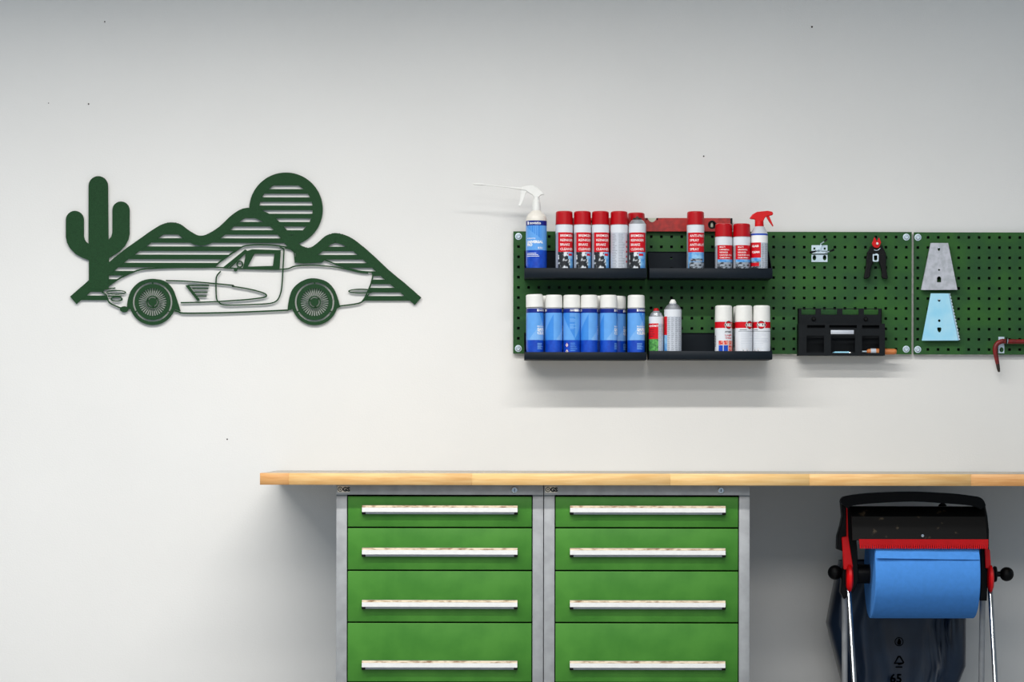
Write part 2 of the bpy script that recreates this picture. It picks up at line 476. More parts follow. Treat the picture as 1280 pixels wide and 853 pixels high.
# ------------------------------------------------------------------ pegboards
PF = 0.020                      # front face depth
PITCH = 12.757
def pegboard(px0, px1, first, py0, py1, label, vis):
    t = thing('pegboard', P((px0+px1)/2, (py0+py1)/2, 0.0), label, 'pegboard', 'green pegboards on the wall')
    o = t.location
    x0, x1 = X(px0, PF)-o.x, X(px1, PF)-o.x
    z0, z1 = Z(py1, PF)-o.z, Z(py0, PF)-o.z
    hs = 0.0050
    hx = [X(first+PITCH*k, PF)-o.x for k in range(39)]
    hz = [Z(py0+6.4+12.745*k, PF)-o.z for k in range(12)]
    # sheet of cells with square holes; the cells at the four corners carry screws
    xs = [x0] + [q for c in hx for q in (c-hs, c+hs)] + [x1]
    zs = [z1] + [q for c in hz for q in (c+hs, c-hs)] + [z0]
    b = MB(); vid = {}
    vv = []
    def vert(i, j, y):
        k = (i, j, y)
        if k not in vid:
            xx, zz = xs[i], zs[j]
            if i in (0, len(xs)-1) and j in (0, len(zs)-1):
                pass
            vid[k] = len(vv); vv.append((xx, y, zz))
        return vid[k]
    ff = []
    corner = {(0, 0), (38, 0), (0, 11), (38, 11)}
    yf, yb = -PF, -PF+0.0015
    for i in range(len(xs)-1):
        for j in range(len(zs)-1):
            hole = i % 2 == 1 and j % 2 == 1 and ((i-1)//2, (j-1)//2) not in corner
            if not hole:
                ff.append((vert(i, j+1, yf), vert(i+1, j+1, yf), vert(i+1, j, yf), vert(i, j, yf)))
            else:
                for (a, c) in (((i, j), (i+1, j)), ((i+1, j), (i+1, j+1)), ((i+1, j+1), (i, j+1)), ((i, j+1), (i, j))):
                    ff.append((vert(a[0], a[1], yf), vert(c[0], c[1], yf), vert(c[0], c[1], yb), vert(a[0], a[1], yb)))
    b.add(vv, ff, 'peg_green')
    r = 0.0015
    # folded edges back to the wall, a hair outside the sheet
    b.box(x0, x0+r, yf+0.0002, -0.010, z0, z1, 'peg_green'); b.box(x1-r, x1, yf+0.0002, -0.010, z0, z1, 'peg_green')
    b.box(x0, x1, yf+0.0002, -0.010, z1-r, z1, 'peg_green'); b.box(x0, x1, yf+0.0002, -0.010, z0, z0+r, 'peg_green')
    b.build('perforated_sheet', t)
    MB().box(x0+0.004, x1-0.004, -0.0035, -0.0002, z0+0.004, z1-0.004, 'gap_black').build('cavity_shade', t)  # dark sheet stands in for the unlit cavity seen through the holes
    for (i, j) in vis:
        cx, cz = hx[i], hz[j]
        s_ = MB()
        s_.lathe([(0.0128, 0), (0.0128, -0.0012), (0.0092, -0.0016), (0.0088, -0.0014, 'handle_lower'), (0.0075, -0.0016), (0.0072, -0.004), (0.0055, -0.0055), (0.003, -0.0052), (0.003, -0.0035), (0, -0.0035)], 'zinc', 20, (cx, -PF-0.0001, cz), 'Y', True, False)
        s_.build('screw', t)
    return t
pegboard(641.2, 1139.2, 647.7, 289.3, 442.2, 'wide green pegboard holding the spray cans, left of the seam between the two boards', [(0, 0), (38, 0), (0, 11), (38, 11)])
pegboard(1142.0, 1640.0, 1146.9, 289.6, 442.4, 'green pegboard behind the two steel plates and crowbar, cut off by the right picture edge', [(0, 0), (38, 0), (0, 11), (38, 11)])

# ------------------------------------------------------------------ shelf trays
TF = 0.175                      # depth of a tray's front lip
TB = PF + 0.0005
def tray(px0, px1, ylip, ybot, yback, label):
    x0, x1 = X(px0, TF), X(px1, TF)
    z0 = Z(ybot, TF); zl = Z(ylip, TF); zb = Z(yback, TB)
    w = x1-x0
    t = thing('shelf_tray', ((x0+x1)/2, 0, z0), label, 'shelf', 'black shelf trays hung on the pegboard')
    h = w/2
    MB().bbox(-h, h, -TF, -TB, 0, 0.0016, 'tray_black', 0.0004, 1).build('floor_plate', t)
    MB().bbox(-h, h, -TF-0.0012, -TF+0.0006, 0.0, zl-z0, 'tray_black', 0.0004, 1).build('front_lip', t)
    H = zb-z0
    pit = PITCH*sc(PF)
    cx = (x0+x1)/2
    holes = []
    k0 = round((X(647.7, PF)-x0)/pit)
    first = X(838.6, PF) - cx
    zz = [Z(322.3 if ybot < 400 else 425.0, PF)-z0, Z(335.0 if ybot < 400 else 437.5, PF)-z0]
    for c in (first-10*pit, first-5*pit, first, first+5*pit, first+10*pit):
        if -h+0.02 < c < h-0.02:
            for z in zz: holes.append([(c-0.004, z-0.004), (c+0.004, z-0.004), (c+0.004, z+0.004), (c-0.004, z+0.004)])
    b = MB(); b.sheet([[(-h, 0.0016), (h, 0.0016), (h, H), (-h, H)]] + holes, 'tray_black', -TB, -TB-0.0016)
    b.bbox(-h, h, -TB-0.006, -TB, H-0.0015, H, 'tray_black', 0.0004, 1)
    b.build('back_plate', t)
    for sx in (-h, h-0.0014):
        g = MB()
        pr = [(-TB, 0.0016), (-TF, 0.0016), (-TF, zl-z0), (-TF+0.02, zl-z0), (-TB-0.012, H), (-TB, H)]
        v = [(sx, y, z) for y, z in pr] + [(sx+0.0014, y, z) for y, z in pr]
        n = len(pr)
        g.add(v, [tuple(range(n)), tuple(range(n, 2*n))[::-1]] + [(k, n+k, n+(k+1) % n, (k+1) % n) for k in range(n)], 'tray_black')
        g.build('side_gusset', t)
    return z0 + 0.0016
zu1 = tray(655.2, 808.2, 335.0, 347.2, 313.5, 'black shelf tray under the row of tall red-capped cans, upper left')
zu2 = tray(811.4, 965.2, 335.0, 347.2, 314.5, 'black shelf tray with gaps between its cans and red trigger bottle, upper right')
zl1 = tray(655.2, 808.2, 440.2, 449.6, 416.0, 'black shelf tray packed with blue white-capped cans, lower left')
zl2 = tray(811.4, 965.2, 438.6, 449.0, 416.0, 'black shelf tray holding white and silver cans, lower right')

# ------------------------------------------------------------------ spray cans
FR, BK = 0.1425, 0.0772          # depth of front and back row
CR = 0.0318
def can_body(mb, H, zs, m='can_silver', r=CR):
    # H: height of the cylinder where the shoulder starts
    mb.lathe([(r-0.002, 0.0), (r, 0.002), (r, zs), (r-0.003, zs+0.004), (r*0.72, zs+0.014), (r*0.50, zs+0.018), (r*0.50, zs+0.021), (r*0.3, zs+0.021), (0.0, zs+0.021)], m, 32)
def cap(mb, z0, z1, m, r=CR, ribs=False):
    mb.lathe([(r-0.0022, z0), (r+0.0001, z0+0.0006), (r-0.0008, z1-0.006), (r-0.0022, z1-0.0022), (r-0.006, z1-0.0003), (0, z1)], m, 32, caps=False)
def lines_block(mb, a0, a1, z0, z1, n, m, Rd, seed):
    rr = random.Random(seed)
    for k in range(n):
        z = z1 - (z1-z0)*(k+0.5)/n
        mb.patch(Rd, a0, a0+(a1-a0)*rr.uniform(0.55, 1.0), z-0.0009, z+0.0009, m)
RL, RT = CR+0.0002, CR+0.0004

def red_can(words, pic, H, zlab, zband, zpic, label, group, capped=True):
    t = thing('spray_can', (0, 0, 0), label, 'spray can', group)
    zc = zband                                            # cap starts here
    b = MB(); can_body(b, H, zc - (0.0 if capped else 0.002), 'can_silver'); b.build('body', t)
    if capped:
        c = MB(); cap(c, zc+0.0005, H, 'cap_red'); c.build('cap', t)
    else:
        n = MB(); n.lathe([(CR*0.53, zc+0.015), (CR*0.55, zc+0.018), (CR*0.5, zc+0.022), (CR*0.2, zc+0.0222), (CR*0.12, zc+0.028), (0, zc+0.028)], 'iron_dark', 20); n.build('valve', t)
    L = MB()
    L.patch(RL, R(-180), R(180), zlab, zc-0.001, 'can_white')
    a0, a1 = R(-50), R(78)
    L.patch(RL, a0, a1, zpic, zlab, 'print_red')
    L.patch(RL, a0, a1, 0.003, zpic, pic)
    if pic == 'print_photo':
        L.patch(RT, R(20), a1, zpic-0.026, zpic, 'print_photo_blue'); L.patch(RT, R(34), a1, 0.003, zpic-0.024, 'print_photo_blue')
        L.patch(RT+0.0001, R(24), R(56), zpic-0.014, zpic-0.006, 'print_red')
    if pic == 'print_photo_car':
        L.patch(RT, a0, a1, zpic-0.010, zpic, 'print_photo_blue')
    if pic == 'print_photo_blue':
        L.patch(RT, R(-40), a1, 0.003, zpic-0.036, 'print_photo_car'); L.patch(RT, R(-30), R(60), zpic-0.034, zpic-0.024, 'print_photo_car')
    n = len(words)
    hh = zlab-zpic
    for k, w in enumerate(words):
        L.ctext(w, min(0.0125, hh/n*0.72), R(-34), zlab - hh*(k+0.98)/(n+0.35), RT, 'print_white', 'LEFT', 0.012)
    L.patch(RL, R(96), R(300), 0.004, zlab, 'print_greylight')
    lines_block(L, R(120), R(158), 0.006, zlab-0.004, 26, 'print_grey', RT, 3)
    lines_block(L, R(166), R(212), 0.006, zlab-0.004, 26, 'print_grey', RT, 4)
    for k in range(5): L.patch(RT, R(222), R(236), 0.055+k*0.018, 0.062+k*0.018, 'print_red')
    L.patch(RT, R(236), R(290), 0.004, zlab-0.004, 'print_grey')
    L.build('label', t)
    return t

def put(o, px, d, z, rz=0, label=None, tilt=0):
    o.location = (X(px, d), -d, z + 0.0001)
    o.rotation_euler = (0, tilt, rz)
    if label: o['label'] = label
    return o
def hgt(py, d, z): return Z(py, d) - z

HT = hgt(264.2, FR, zu1)
zB, zLb, zPc = hgt(281.4, FR, zu1), hgt(291.2, FR, zu1), hgt(315.6, FR, zu1)
G1 = 'red-capped spray cans on the upper trays'
brake = red_can(['BREMSEN', 'REINIGER', 'BRAKE', 'CLEANER'], 'print_photo', HT, zLb, zB, zPc, 'tall red-capped spray can nearest the white trigger bottle, leftmost of its row', G1)
put(brake, 704.8, FR, zu1, R(6))
put(copy_tree(brake), 727.5, FR, zu1, R(6), 'tall red-capped spray can, second of the tall red-capped row from the left')
put(copy_tree(brake), 750.0, FR, zu1, R(4), 'tall red-capped spray can, third of its row, left of the can turned backwards')
put(copy_tree(brake), 773.4, FR, zu1, R(188), 'tall red-capped spray can turned round so its grey small print faces out')
put(copy_tree(brake), 794.8, BK, zu1, R(40), 'red-capped spray can standing behind the can that has lost its cap')
bare = red_can(['BREMSEN', 'REINIGER', 'BRAKE', 'CLEANER'], 'print_photo', HT, zLb, hgt(280.0, FR, zu1), zPc, 'spray can without its cap, rounded white shoulder bare, right end of the tall row', G1, capped=False)
put(bare, 796.2, FR, zu1, R(-16))
slip = red_can(['ANTI-FRICTION', 'SPRAY', 'ANTI-RUST', 'SPRAY'], 'print_photo_blue', HT, zLb, zB, zPc, 'tall red-capped spray can standing alone in front of the red spirit level', G1)
put(slip, 869.0, FR, zu2, R(-10))
shr = red_can(['MULTI', 'UNIVERSAL', 'REINIGER', 'CLEANER AND', 'CARE SPRAY'], 'print_photo_car', hgt(279.4, FR, zu2), hgt(306.8, FR, zu2), hgt(296.2, FR, zu2), hgt(324.6, FR, zu2), 'short red-capped spray can, left one of the short pair', G1)
put(shr, 904.2, FR, zu2, R(2))
put(copy_tree(shr), 926.6, FR, zu2, R(4), 'short red-capped spray can, right one of the short pair, beside the red trigger bottle')

# blue cans with white caps
def blue_can(label):
    t = thing('spray_can', (0, 0, 0), label, 'spray can', 'blue spray cans with white caps')
    H = hgt(368.8, FR, zl1); zc = hgt(385.0, FR, zl1); z2 = hgt(391.6, FR, zl1); z3 = hgt(425.6, FR, zl1)
    b = MB(); can_body(b, H, zc-0.003, 'can_silver'); b.build('body', t)
    c = MB(); cap(c, zc, H, 'cap_white'); c.build('cap', t)
    L = MB()
    L.patch(RL, R(-180), R(180), z2, zc-0.004, 'blue_dark')
    L.patch(RL, R(-180), R(180), z3, z2, 'blue_light')
    L.patch(RL, R(-180), R(180), 0.003, z3, 'blue_low')
    # facets of lighter and darker blue
    for a0, a1, up, mm in ((-60, 70, 0, 'blue_pale'), (10, 85, 1, 'blue_mid'), (100, 190, 1, 'blue_mid'), (190, 280, 0, 'blue_mid')):
        n = 12
        for k in range(n):
            f0 = k/n; f1 = (k+1)/n
            q0, q1 = R(a0+(a1-a0)*f0), R(a0+(a1-a0)*f1)
            zz0 = z3 + (z2-z3)*(0.95-0.9*f0 if up else 0.05+0.9*f0)
            zz1 = z3 + (z2-z3)*(0.95-0.9*f1 if up else 0.05+0.9*f1)
            if up: v = [(q0, zz0), (q1, zz1), (q1, z2), (q0, z2)]
            else: v = [(q0, z3), (q1, z3), (q1, zz1), (q0, zz0)]
            L.add([((RL+0.0001)*math.sin(a), -(RL+0.0001)*math.cos(a), z) for a, z in v], [(0, 1, 2, 3)], mm, True)
    L.patch(RT, R(-8), R(3), z2+0.005, z2+0.0135, 'print_white')
    L.ctext('novatio', 0.0135, R(6), z2+0.006, RT, 'print_white', 'LEFT', 0.02)
    zm = z3 + (z2-z3)*0.40
    L.patch(RT, R(-6), R(-2), zm+0.008, zm+0.013, 'print_white')
    L.ctext('PROFESSIONAL', 0.005, R(0), zm+0.0085, RT, 'print_white', 'LEFT', 0.02)
    L.ctext('SAFETY', 0.0145, R(-6), zm-0.006, RT, 'print_white', 'LEFT', 0.05)
    L.ctext('CLEAN', 0.0145, R(-6), zm-0.0185, RT, 'print_white', 'LEFT', 0.05)
    lines_block(L, R(-6), R(44), z3-0.034, z3-0.010, 6, 'blue_pale', RT, 9)
    # back of the can: small print and hazard diamonds
    L.patch(RT, R(186), R(214), z2+0.005, z2+0.0135, 'print_white')
    L.ctext('novatio', 0.0135, R(158), z2+0.006, RT, 'print_white', 'LEFT', 0.02)
    for k, (za, zb) in enumerate(((0.86, 0.98), (0.66, 0.82), (0.40, 0.60))):
        lines_block(L, R(156), R(200), z3+(z2-z3)*za, z3+(z2-z3)*zb, 3+k, 'blue_pale', RT, 20+k)
    lines_block(L, R(160), R(215), 0.008, z3-0.008, 8, 'blue_light', RT, 31)
    for zc2 in (z3-0.018, z3-0.041):
        for rr, mm, q in ((0.0085, 'print_red', 0.0), (0.0068, 'print_white', 0.00015), (0.003, 'print_black', 0.0003)):
            a = R(136)
            L.add([((RT+q)*math.sin(a+dx/RT), -(RT+q)*math.cos(a+dx/RT), zc2+dz) for dx, dz in ((-rr*0.8, 0), (0, -rr), (rr*0.8, 0), (0, rr))], [(0, 1, 2, 3)], mm)
    L.build('label', t)
    return t
bc = blue_can('blue spray can with crooked white cap, left end of the blue row')
put(bc, 668.4, FR, zl1, R(22))
for ch in kids(bc):
    if ch.name.startswith('cap'): capo = ch
for px, d, rz, lb in (
    (692.0, FR, R(78), 'blue spray can in the front row, second from the left end'),
    (714.4, FR, R(190), 'blue spray can turned to show small print and hazard diamonds'),
    (736.2, FR, R(74), 'blue spray can in the front row right of the one showing hazard diamonds'),
    (760.5, FR, R(46), 'blue spray can in the front row partly covering another blue can behind its right side'),
    (771.8, BK, R(46), 'blue spray can behind the front row, mostly visible left of the last blue can'),
    (794.9, FR, R(10), 'blue spray can at the right end of the blue row'),
    (682.0, BK, R(70), 'blue spray can in the back row, just a white cap beside the crooked cap'),
    (748.6, BK, R(60), 'back-row blue spray can, only a sliver of white cap showing mid row')):
    put(copy_tree(bc), px, d, zl1, rz, lb)
capo.rotation_euler = (0, R(-2.2), 0); capo.location = (0.0, 0, 0.0022)
capo.location.x = 0.0065

# small red-tipped can and tall silver can on the lower right tray
def small_can():
    r = 0.0268
    H = hgt(386.0, FR, zl2); zsh = hgt(394.6, FR, zl2)-0.004
    t = thing('spray_can', (X(820.0, FR), -FR, zl2+0.0001), 'small spray can with red nozzle and a green picture on its red label', 'spray can')
    t.rotation_euler = (0, 0, R(-12))
    b = MB(); can_body(b, H, zsh, 'can_silver', r); b.build('body', t)
    n = MB(); n.lathe([(r*0.62, zsh+0.010), (r*0.5, zsh+0.016), (r*0.42, zsh+0.018), (0, zsh+0.018)], 'cap_white', 20)
    n.build('collar', t)
    n = MB(); n.lathe([(r*0.38, zsh+0.0185), (r*0.40, zsh+0.024), (r*0.28, zsh+0.031), (0, zsh+0.0315)], 'cap_red', 18); n.build('nozzle', t)
    L = MB(); q = r+0.0002
    z1, z2, z3 = zsh, hgt(404.6, FR, zl2), hgt(424.0, FR, zl2)
    L.patch(q, R(-180), R(180), z2, z1, 'can_white')
    L.patch(q, R(-80), R(26), z3, z2, 'print_red'); L.patch(q, R(-80), R(26), 0.014, z3, 'print_photo_green')
    L.patch(q, R(-80), R(26), 0.003, 0.014, 'print_photo')
    L.patch(q, R(26), R(280), 0.003, z2, 'print_greylight')
    for k in range(3): lines_block(L, R(30+k*22), R(46+k*22), 0.006, z2-0.004, 22, 'print_grey', q+0.0002, 40+k)
    L.ctext('KONTAKT', 0.0085, R(-60), z2-0.012, q+0.0002, 'print_white', 'LEFT', 0.04)
    lines_block(L, R(-56), R(8), z3+0.006, z2-0.018, 4, 'print_black', q+0.0002, 50)
    L.build('label', t)
small_can()
def silver_can():
    r = CR
    H = hgt(374.0, FR, zl2); zsh = hgt(386.0, FR, zl2)
    t = thing('spray_can', (X(840.8, FR), -FR, zl2+0.0001), 'tall silver spray can with bare white nozzle, grey small print facing out', 'spray can')
    b = MB(); can_body(b, H, zsh-0.002, 'can_silver', r); b.build('body', t)
    n = MB(); n.lathe([(r*0.40, zsh+0.0185), (r*0.40, zsh+0.024), (r*0.22, zsh+0.034), (0, zsh+0.035)], 'cap_white', 18); n.build('nozzle', t)
    L = MB(); q = r+0.0002
    z2, z3 = hgt(395.8, FR, zl2), hgt(419.0, FR, zl2)
    L.patch(q, R(-180), R(180), z2, zsh-0.003, 'can_white')
    L.patch(q, R(-120), R(-44), z3, z2, 'print_red'); L.patch(q, R(-120), R(-44), 0.003, z3, 'print_photo_blue')
    L.patch(q, R(-44), R(240), 0.003, z2, 'print_greylight')
    for k in range(4): lines_block(L, R(-40+k*26), R(-20+k*26), 0.005, z2-0.003, 30, 'print_grey', q+0.0002, 60+k)
    L.build('label', t)
silver_can()

def nils_can(label, variant):
    t = thing('spray_can', (0, 0, 0), label, 'spray can', 'white spray cans with a red band')
    H = hgt(381.6, FR, zl2); zc = hgt(401.0, FR, zl2); zr0, zr1 = hgt(410.2, FR, zl2), hgt(402.4, FR, zl2)
    b = MB(); can_body(b, H, zc-0.002, 'can_white'); b.build('body', t)
    c = MB(); cap(c, zc-0.001, H, 'cap_white'); c.build('cap', t)
    L = MB()
    L.patch(RL, R(-180), R(180), 0.003, zr0, 'can_white')
    L.patch(RL, R(-180), R(180), zr0, zr1, 'print_red')
    zm = (zr0+zr1)/2; q = RT
    def disc(rd, m, off):
        L.add([((q+off)*math.sin(rd*math.cos(a)/q), -(q+off)*math.cos(rd*math.cos(a)/q), zm+rd*math.sin(a)) for a in [2*math.pi*k/24 for k in range(24)]], [tuple(range(24))], m)
    # fan the disc into strips so it follows the cylinder
    def cdisc(rx, rz, m, off):
        n = 14
        v, f = [], []
        for k in range(n+1):
            x = -rx + 2*rx*k/n; h_ = rz*math.sqrt(max(0, 1-(x/rx)**2))
            v += [((q+off)*math.sin(x/q), -(q+off)*math.cos(x/q), zm-h_), ((q+off)*math.sin(x/q), -(q+off)*math.cos(x/q), zm+h_)]
        f = [(2*k, 2*k+2, 2*k+3, 2*k+1) for k in range(n)]
        L.add(v, f, m, True)
    cdisc(0.0165, 0.0165, 'print_white', 0.0)
    cdisc(0.0150, 0.0150, 'print_black', 0.0001)
    cdisc(0.0125, 0.0125, 'print_red', 0.0002); cdisc(0.0190, 0.0062, 'print_white', 0.0003); cdisc(0.0182, 0.0055, 'print_black', 0.0004)
    L.ctext('NILS', 0.0125, 0, zm-0.0045, q+0.0006, 'print_white', 'CENTER', 0.05)
    if variant == 0:
        L.ctext('ATOMIC', 0.0075, R(-2), zr0-0.0165, q, 'print_black', 'CENTER', 0.05)
        L.ctext('Longlife', 0.010, R(0), zr0-0.029, q, 'print_red', 'CENTER', 0.02)
        L.ctext('Grease', 0.010, R(0), zr0-0.039, q, 'print_red', 'CENTER', 0.02)
        for k in range(4):
            L.patch(q, R(-70+k*34), R(-40+k*34), zr0-0.061, zr0-0.046, 'print_photo_fruit')
            L.patch(q, R(-70+k*34), R(-40+k*34), 0.003, zr0-0.063, 'print_photo_fruit' if k in (2, 3) else 'blue_low')
        for k in range(10): L.patch(q, R(-112), R(-96), 0.045+k*0.0042, 0.0475+k*0.0042, 'print_black')
    else:
        L.patch(q, R(-80), R(80), zr0-0.0125, zr0-0.0105, 'print_grey')
        lines_block(L, R(-70), R(-20), zr0-0.009, zr0-0.004, 1, 'print_black', q, 70)
        lines_block(L, R(-60), R(50), 0.022, zr0-0.016, 12, 'print_greylight', q, 71)
        L.patch(q, R(-90), R(90), 0.003, 0.014, 'print_greylight')
        L.patch(q, R(-90), R(90), 0.003, 0.0115, 'blue_low')
        for a in (R(-46), R(-20)):
            for rr, mm, o_ in ((0.0085, 'print_red', 0.0), (0.0068, 'print_white', 0.00015)):
                L.add([((q+o_)*math.sin(a+dx/q), -(q+o_)*math.cos(a+dx/q), 0.031+dz) for dx, dz in ((-rr, 0), (0, -rr), (rr, 0), (0, rr))], [(0, 1, 2, 3)], mm)
            L.ctext('!', 0.009, a, 0.028, q+0.0004, 'print_black', 'CENTER', 0.05)
    L.build('label', t)
    return t
na = nils_can('leftmost white red-banded spray can, red picture patches near its foot', 0)
put(na, 904.2, FR, zl2, R(32))
put(copy_tree(na), 926.6, BK, zl2, R(40), 'white red-banded spray can standing behind the middle white can')
nb = nils_can('white red-banded spray can in the middle, two hazard diamonds near its foot', 1)
put(nb, 929.4, FR, zl2, R(38))
put(copy_tree(nb), 951.8, FR, zl2, R(-8), 'white red-banded spray can at the right end of its tray, round emblem facing out')

# ------------------------------------------------------------------ trigger bottles
def extr(name, pts, d, th, m, parent, o, bev=0.0012):
    """solid of a pixel outline at depth d, thickness th, bevelled"""
    bm = bmesh.new()
    vs_ = [bm.verts.new((X(p[0], d)-o[0], -d-th/2-o[1], Z(p[1], d)-o[2])) for p in pts]
    f = bm.faces.new(vs_)
    r = bmesh.ops.extrude_face_region(bm, geom=[f])
    bmesh.ops.translate(bm, verts=[e for e in r['geom'] if isinstance(e, bmesh.types.BMVert)], vec=(0, th, 0))
    bmesh.ops.recalc_face_normals(bm, faces=bm.faces[:])
    if bev: bmesh.ops.bevel(bm, geom=bm.edges[:], offset=bev, segments=2, affect='EDGES', profile=0.5, clamp_overlap=True)
    b = MB(); b.bm(bm, m, False)
    return b.build(name, parent)

def white_bottle():
    d = 0.1355; r = 0.0382
    t = thing('trigger_bottle', (X(670.0, d), -d, zu1+0.0001), 'blue-labelled white trigger spray bottle with long thin lance, left end of top tray', 'spray bottle')
    o = t.location
    h = lambda py: Z(py, d) - o.z
    b = MB()
    b.lathe([(r-0.003, 0), (r, 0.003), (r, h(274)), (r-0.002, h(271)), (r-0.008, h(268)), (0.018, h(264.2)), (0.0145, h(263)), (0.0145, h(261)), (0, h(261))], 'bottle_white', 32)
    b.build('body', t)
    L = MB(); q = r+0.0002
    L.patch(q, R(-180), R(180), h(282.8), h(276.6), 'blue_dark')
    L.patch(q, R(-180), R(180), h(313.5), h(282.8), 'blue_light')
    L.patch(q, R(-180), R(180), 0.003, h(313.5), 'blue_low')
    for k in range(8):
        a0, a1 = R(-70+12*k), R(-58+12*k)
        z1_, z2_ = h(283)-0.006*k, h(283)-0.006*(k+1)
        L.add([((q+.0001)*math.sin(a), -(q+.0001)*math.cos(a), z) for a, z in ((a0, z1_), (a1, z2_), (a1, h(283)), (a0, h(283)))], [(0, 1, 2, 3)], 'blue_mid', True)
    q2 = q+0.0003
    L.patch(q2, R(-56), R(-46), h(281.6), h(277.8), 'print_white')
    L.ctext('novatio', 0.0145, R(-40), h(281.2), q2, 'print_white', 'LEFT', 0.02)
    L.ctext('PROFESSIONAL', 0.0055, R(-60), h(299.5), q2, 'print_white', 'LEFT', 0.02)
    L.ctext('UNIVERSAL', 0.013, R(-60), h(304.8), q2, 'print_white', 'LEFT', 0.05)
    L.ctext('PRO', 0.013, R(-60), h(308.4), q2, 'print_white', 'LEFT', 0.05)
    L.ctext('RTU', 0.010, R(8), h(312), q2, 'print_white', 'LEFT', 0.02)
    lines_block(L, R(-62), R(28), h(322), h(316.5), 3, 'print_white', q2, 80)
    L.build('label', t)
    n = MB(); n.lathe([(0.0155, h(263.6)), (0.016, h(262)), (0.0150, h(256)), (0.0145, h(252)), (0.011, h(250)), (0.0105, h(247)), (0.0105, h(245)), (0, h(245))], 'cap_white', 24); n.build('collar', t)
    extr('trigger_head', [(650.5, 234.6), (655, 233), (660, 232.2), (665.5, 232), (670, 234.2), (675, 238.6), (680, 243.2), (675, 244.2), (673.4, 246.6), (667, 247.5), (665.4, 244.2), (661, 241.6), (657, 238.6), (653.5, 238.0), (650.5, 237.2)], d, 0.018, 'cap_white', t, o, 0.0022)
    extr('trigger', [(655.5, 235), (659.5, 238.0), (655.8, 243), (653.8, 251), (650.0, 258.4), (647.2, 257.2), (649.4, 250), (650.6, 242), (651.6, 236)], d, 0.012, 'cap_white', t, o, 0.0012)
    w = MB(); w.tube([P(651, 236, d)-o, P(638, 234.6, d)-o], [0.0045, 0.0032], 'cap_white', 10)
    w.tube([P(638, 234.6, d)-o, P(604, 231.0, d)-o], 0.0022, 'cap_white', 8)
    w.tube([P(604.2, 231.0, d)-o, P(602, 230.6, d)-o, P(593, 230.2, d)-o, P(590.5, 230.0, d)-o], [0.0024, 0.0045, 0.0042, 0.0028], 'cap_white', 10)
    w.build('lance', t)
white_bottle()

def red_bottle():
    d = 0.138; r = 0.0312
    cx = 948.6
    t = thing('trigger_bottle', (X(cx, d), -d, zu2+0.0001), 'clear spray bottle with red trigger head and red label, right end of top tray', 'spray bottle')
    o = t.location
    h = lambda py: Z(py, d) - o.z
    Q = lambda x, y: (840+x/8.53, 255+y/8.53)
    b = MB()
    b.lathe([(r-0.003, 0), (r, 0.003), (r, h(292)), (r-0.004, h(289)), (0.019, h(283.4)), (0.0155, h(282.6)), (0, h(282.6))], 'bottle_clear', 32); b.build('body', t)
    L = MB(); q = r+0.0002
    L.patch(q, R(-180), R(180), h(303.4), h(294.4), 'print_white')
    L.patch(q, R(-180), R(180), h(294.2), h(292.1), 'blue_low')
    L.patch(q, R(-100), R(6), h(322.4), h(303.4), 'print_red')
    L.patch(q, R(-100), R(6), h(327.0), h(322.4), 'print_photo_blue')
    L.patch(q, R(-100), R(6), 0.003, h(327.0), 'print_photo_car')
    L.patch(q+0.0002, R(-80), R(-6), h(333.0), h(328.6), 'print_red')
    L.patch(q, R(6), R(260), 0.003, h(303.4), 'print_greylight')
    for k in range(3): lines_block(L, R(10+k*26), R(32+k*26), 0.008, h(304.5), 26, 'print_grey', q+0.0002, 90+k)
    L.ctext('GLASS', 0.010, R(-60), h(309.0), q+0.0002, 'print_white', 'LEFT', 0.05)
    L.ctext('CLEAN', 0.010, R(-60), h(316.5), q+0.0002, 'print_white', 'LEFT', 0.05)
    L.build('label', t)
    n = MB(); n.lathe([(0.0162, h(283.2)), (0.0165, h(281)), (0.0155, h(276)), (0, h(276))], 'plastic_red', 24); n.build('collar', t)
    extr('trigger_head', [Q(*p) for p in ((822, 150), (850, 110), (900, 82), (960, 76), (1015, 70), (1062, 80), (1074, 100), (1066, 116), (1010, 128), (985, 145), (965, 190), (880, 190), (880, 162), (835, 158))], d, 0.020, 'plastic_red', t, o, 0.002)
    extr('trigger', [Q(*p) for p in ((995, 125), (1030, 122), (1050, 170), (1077, 232), (1070, 238), (1030, 185))], d, 0.013, 'plastic_red', t, o, 0.001)
red_bottle()

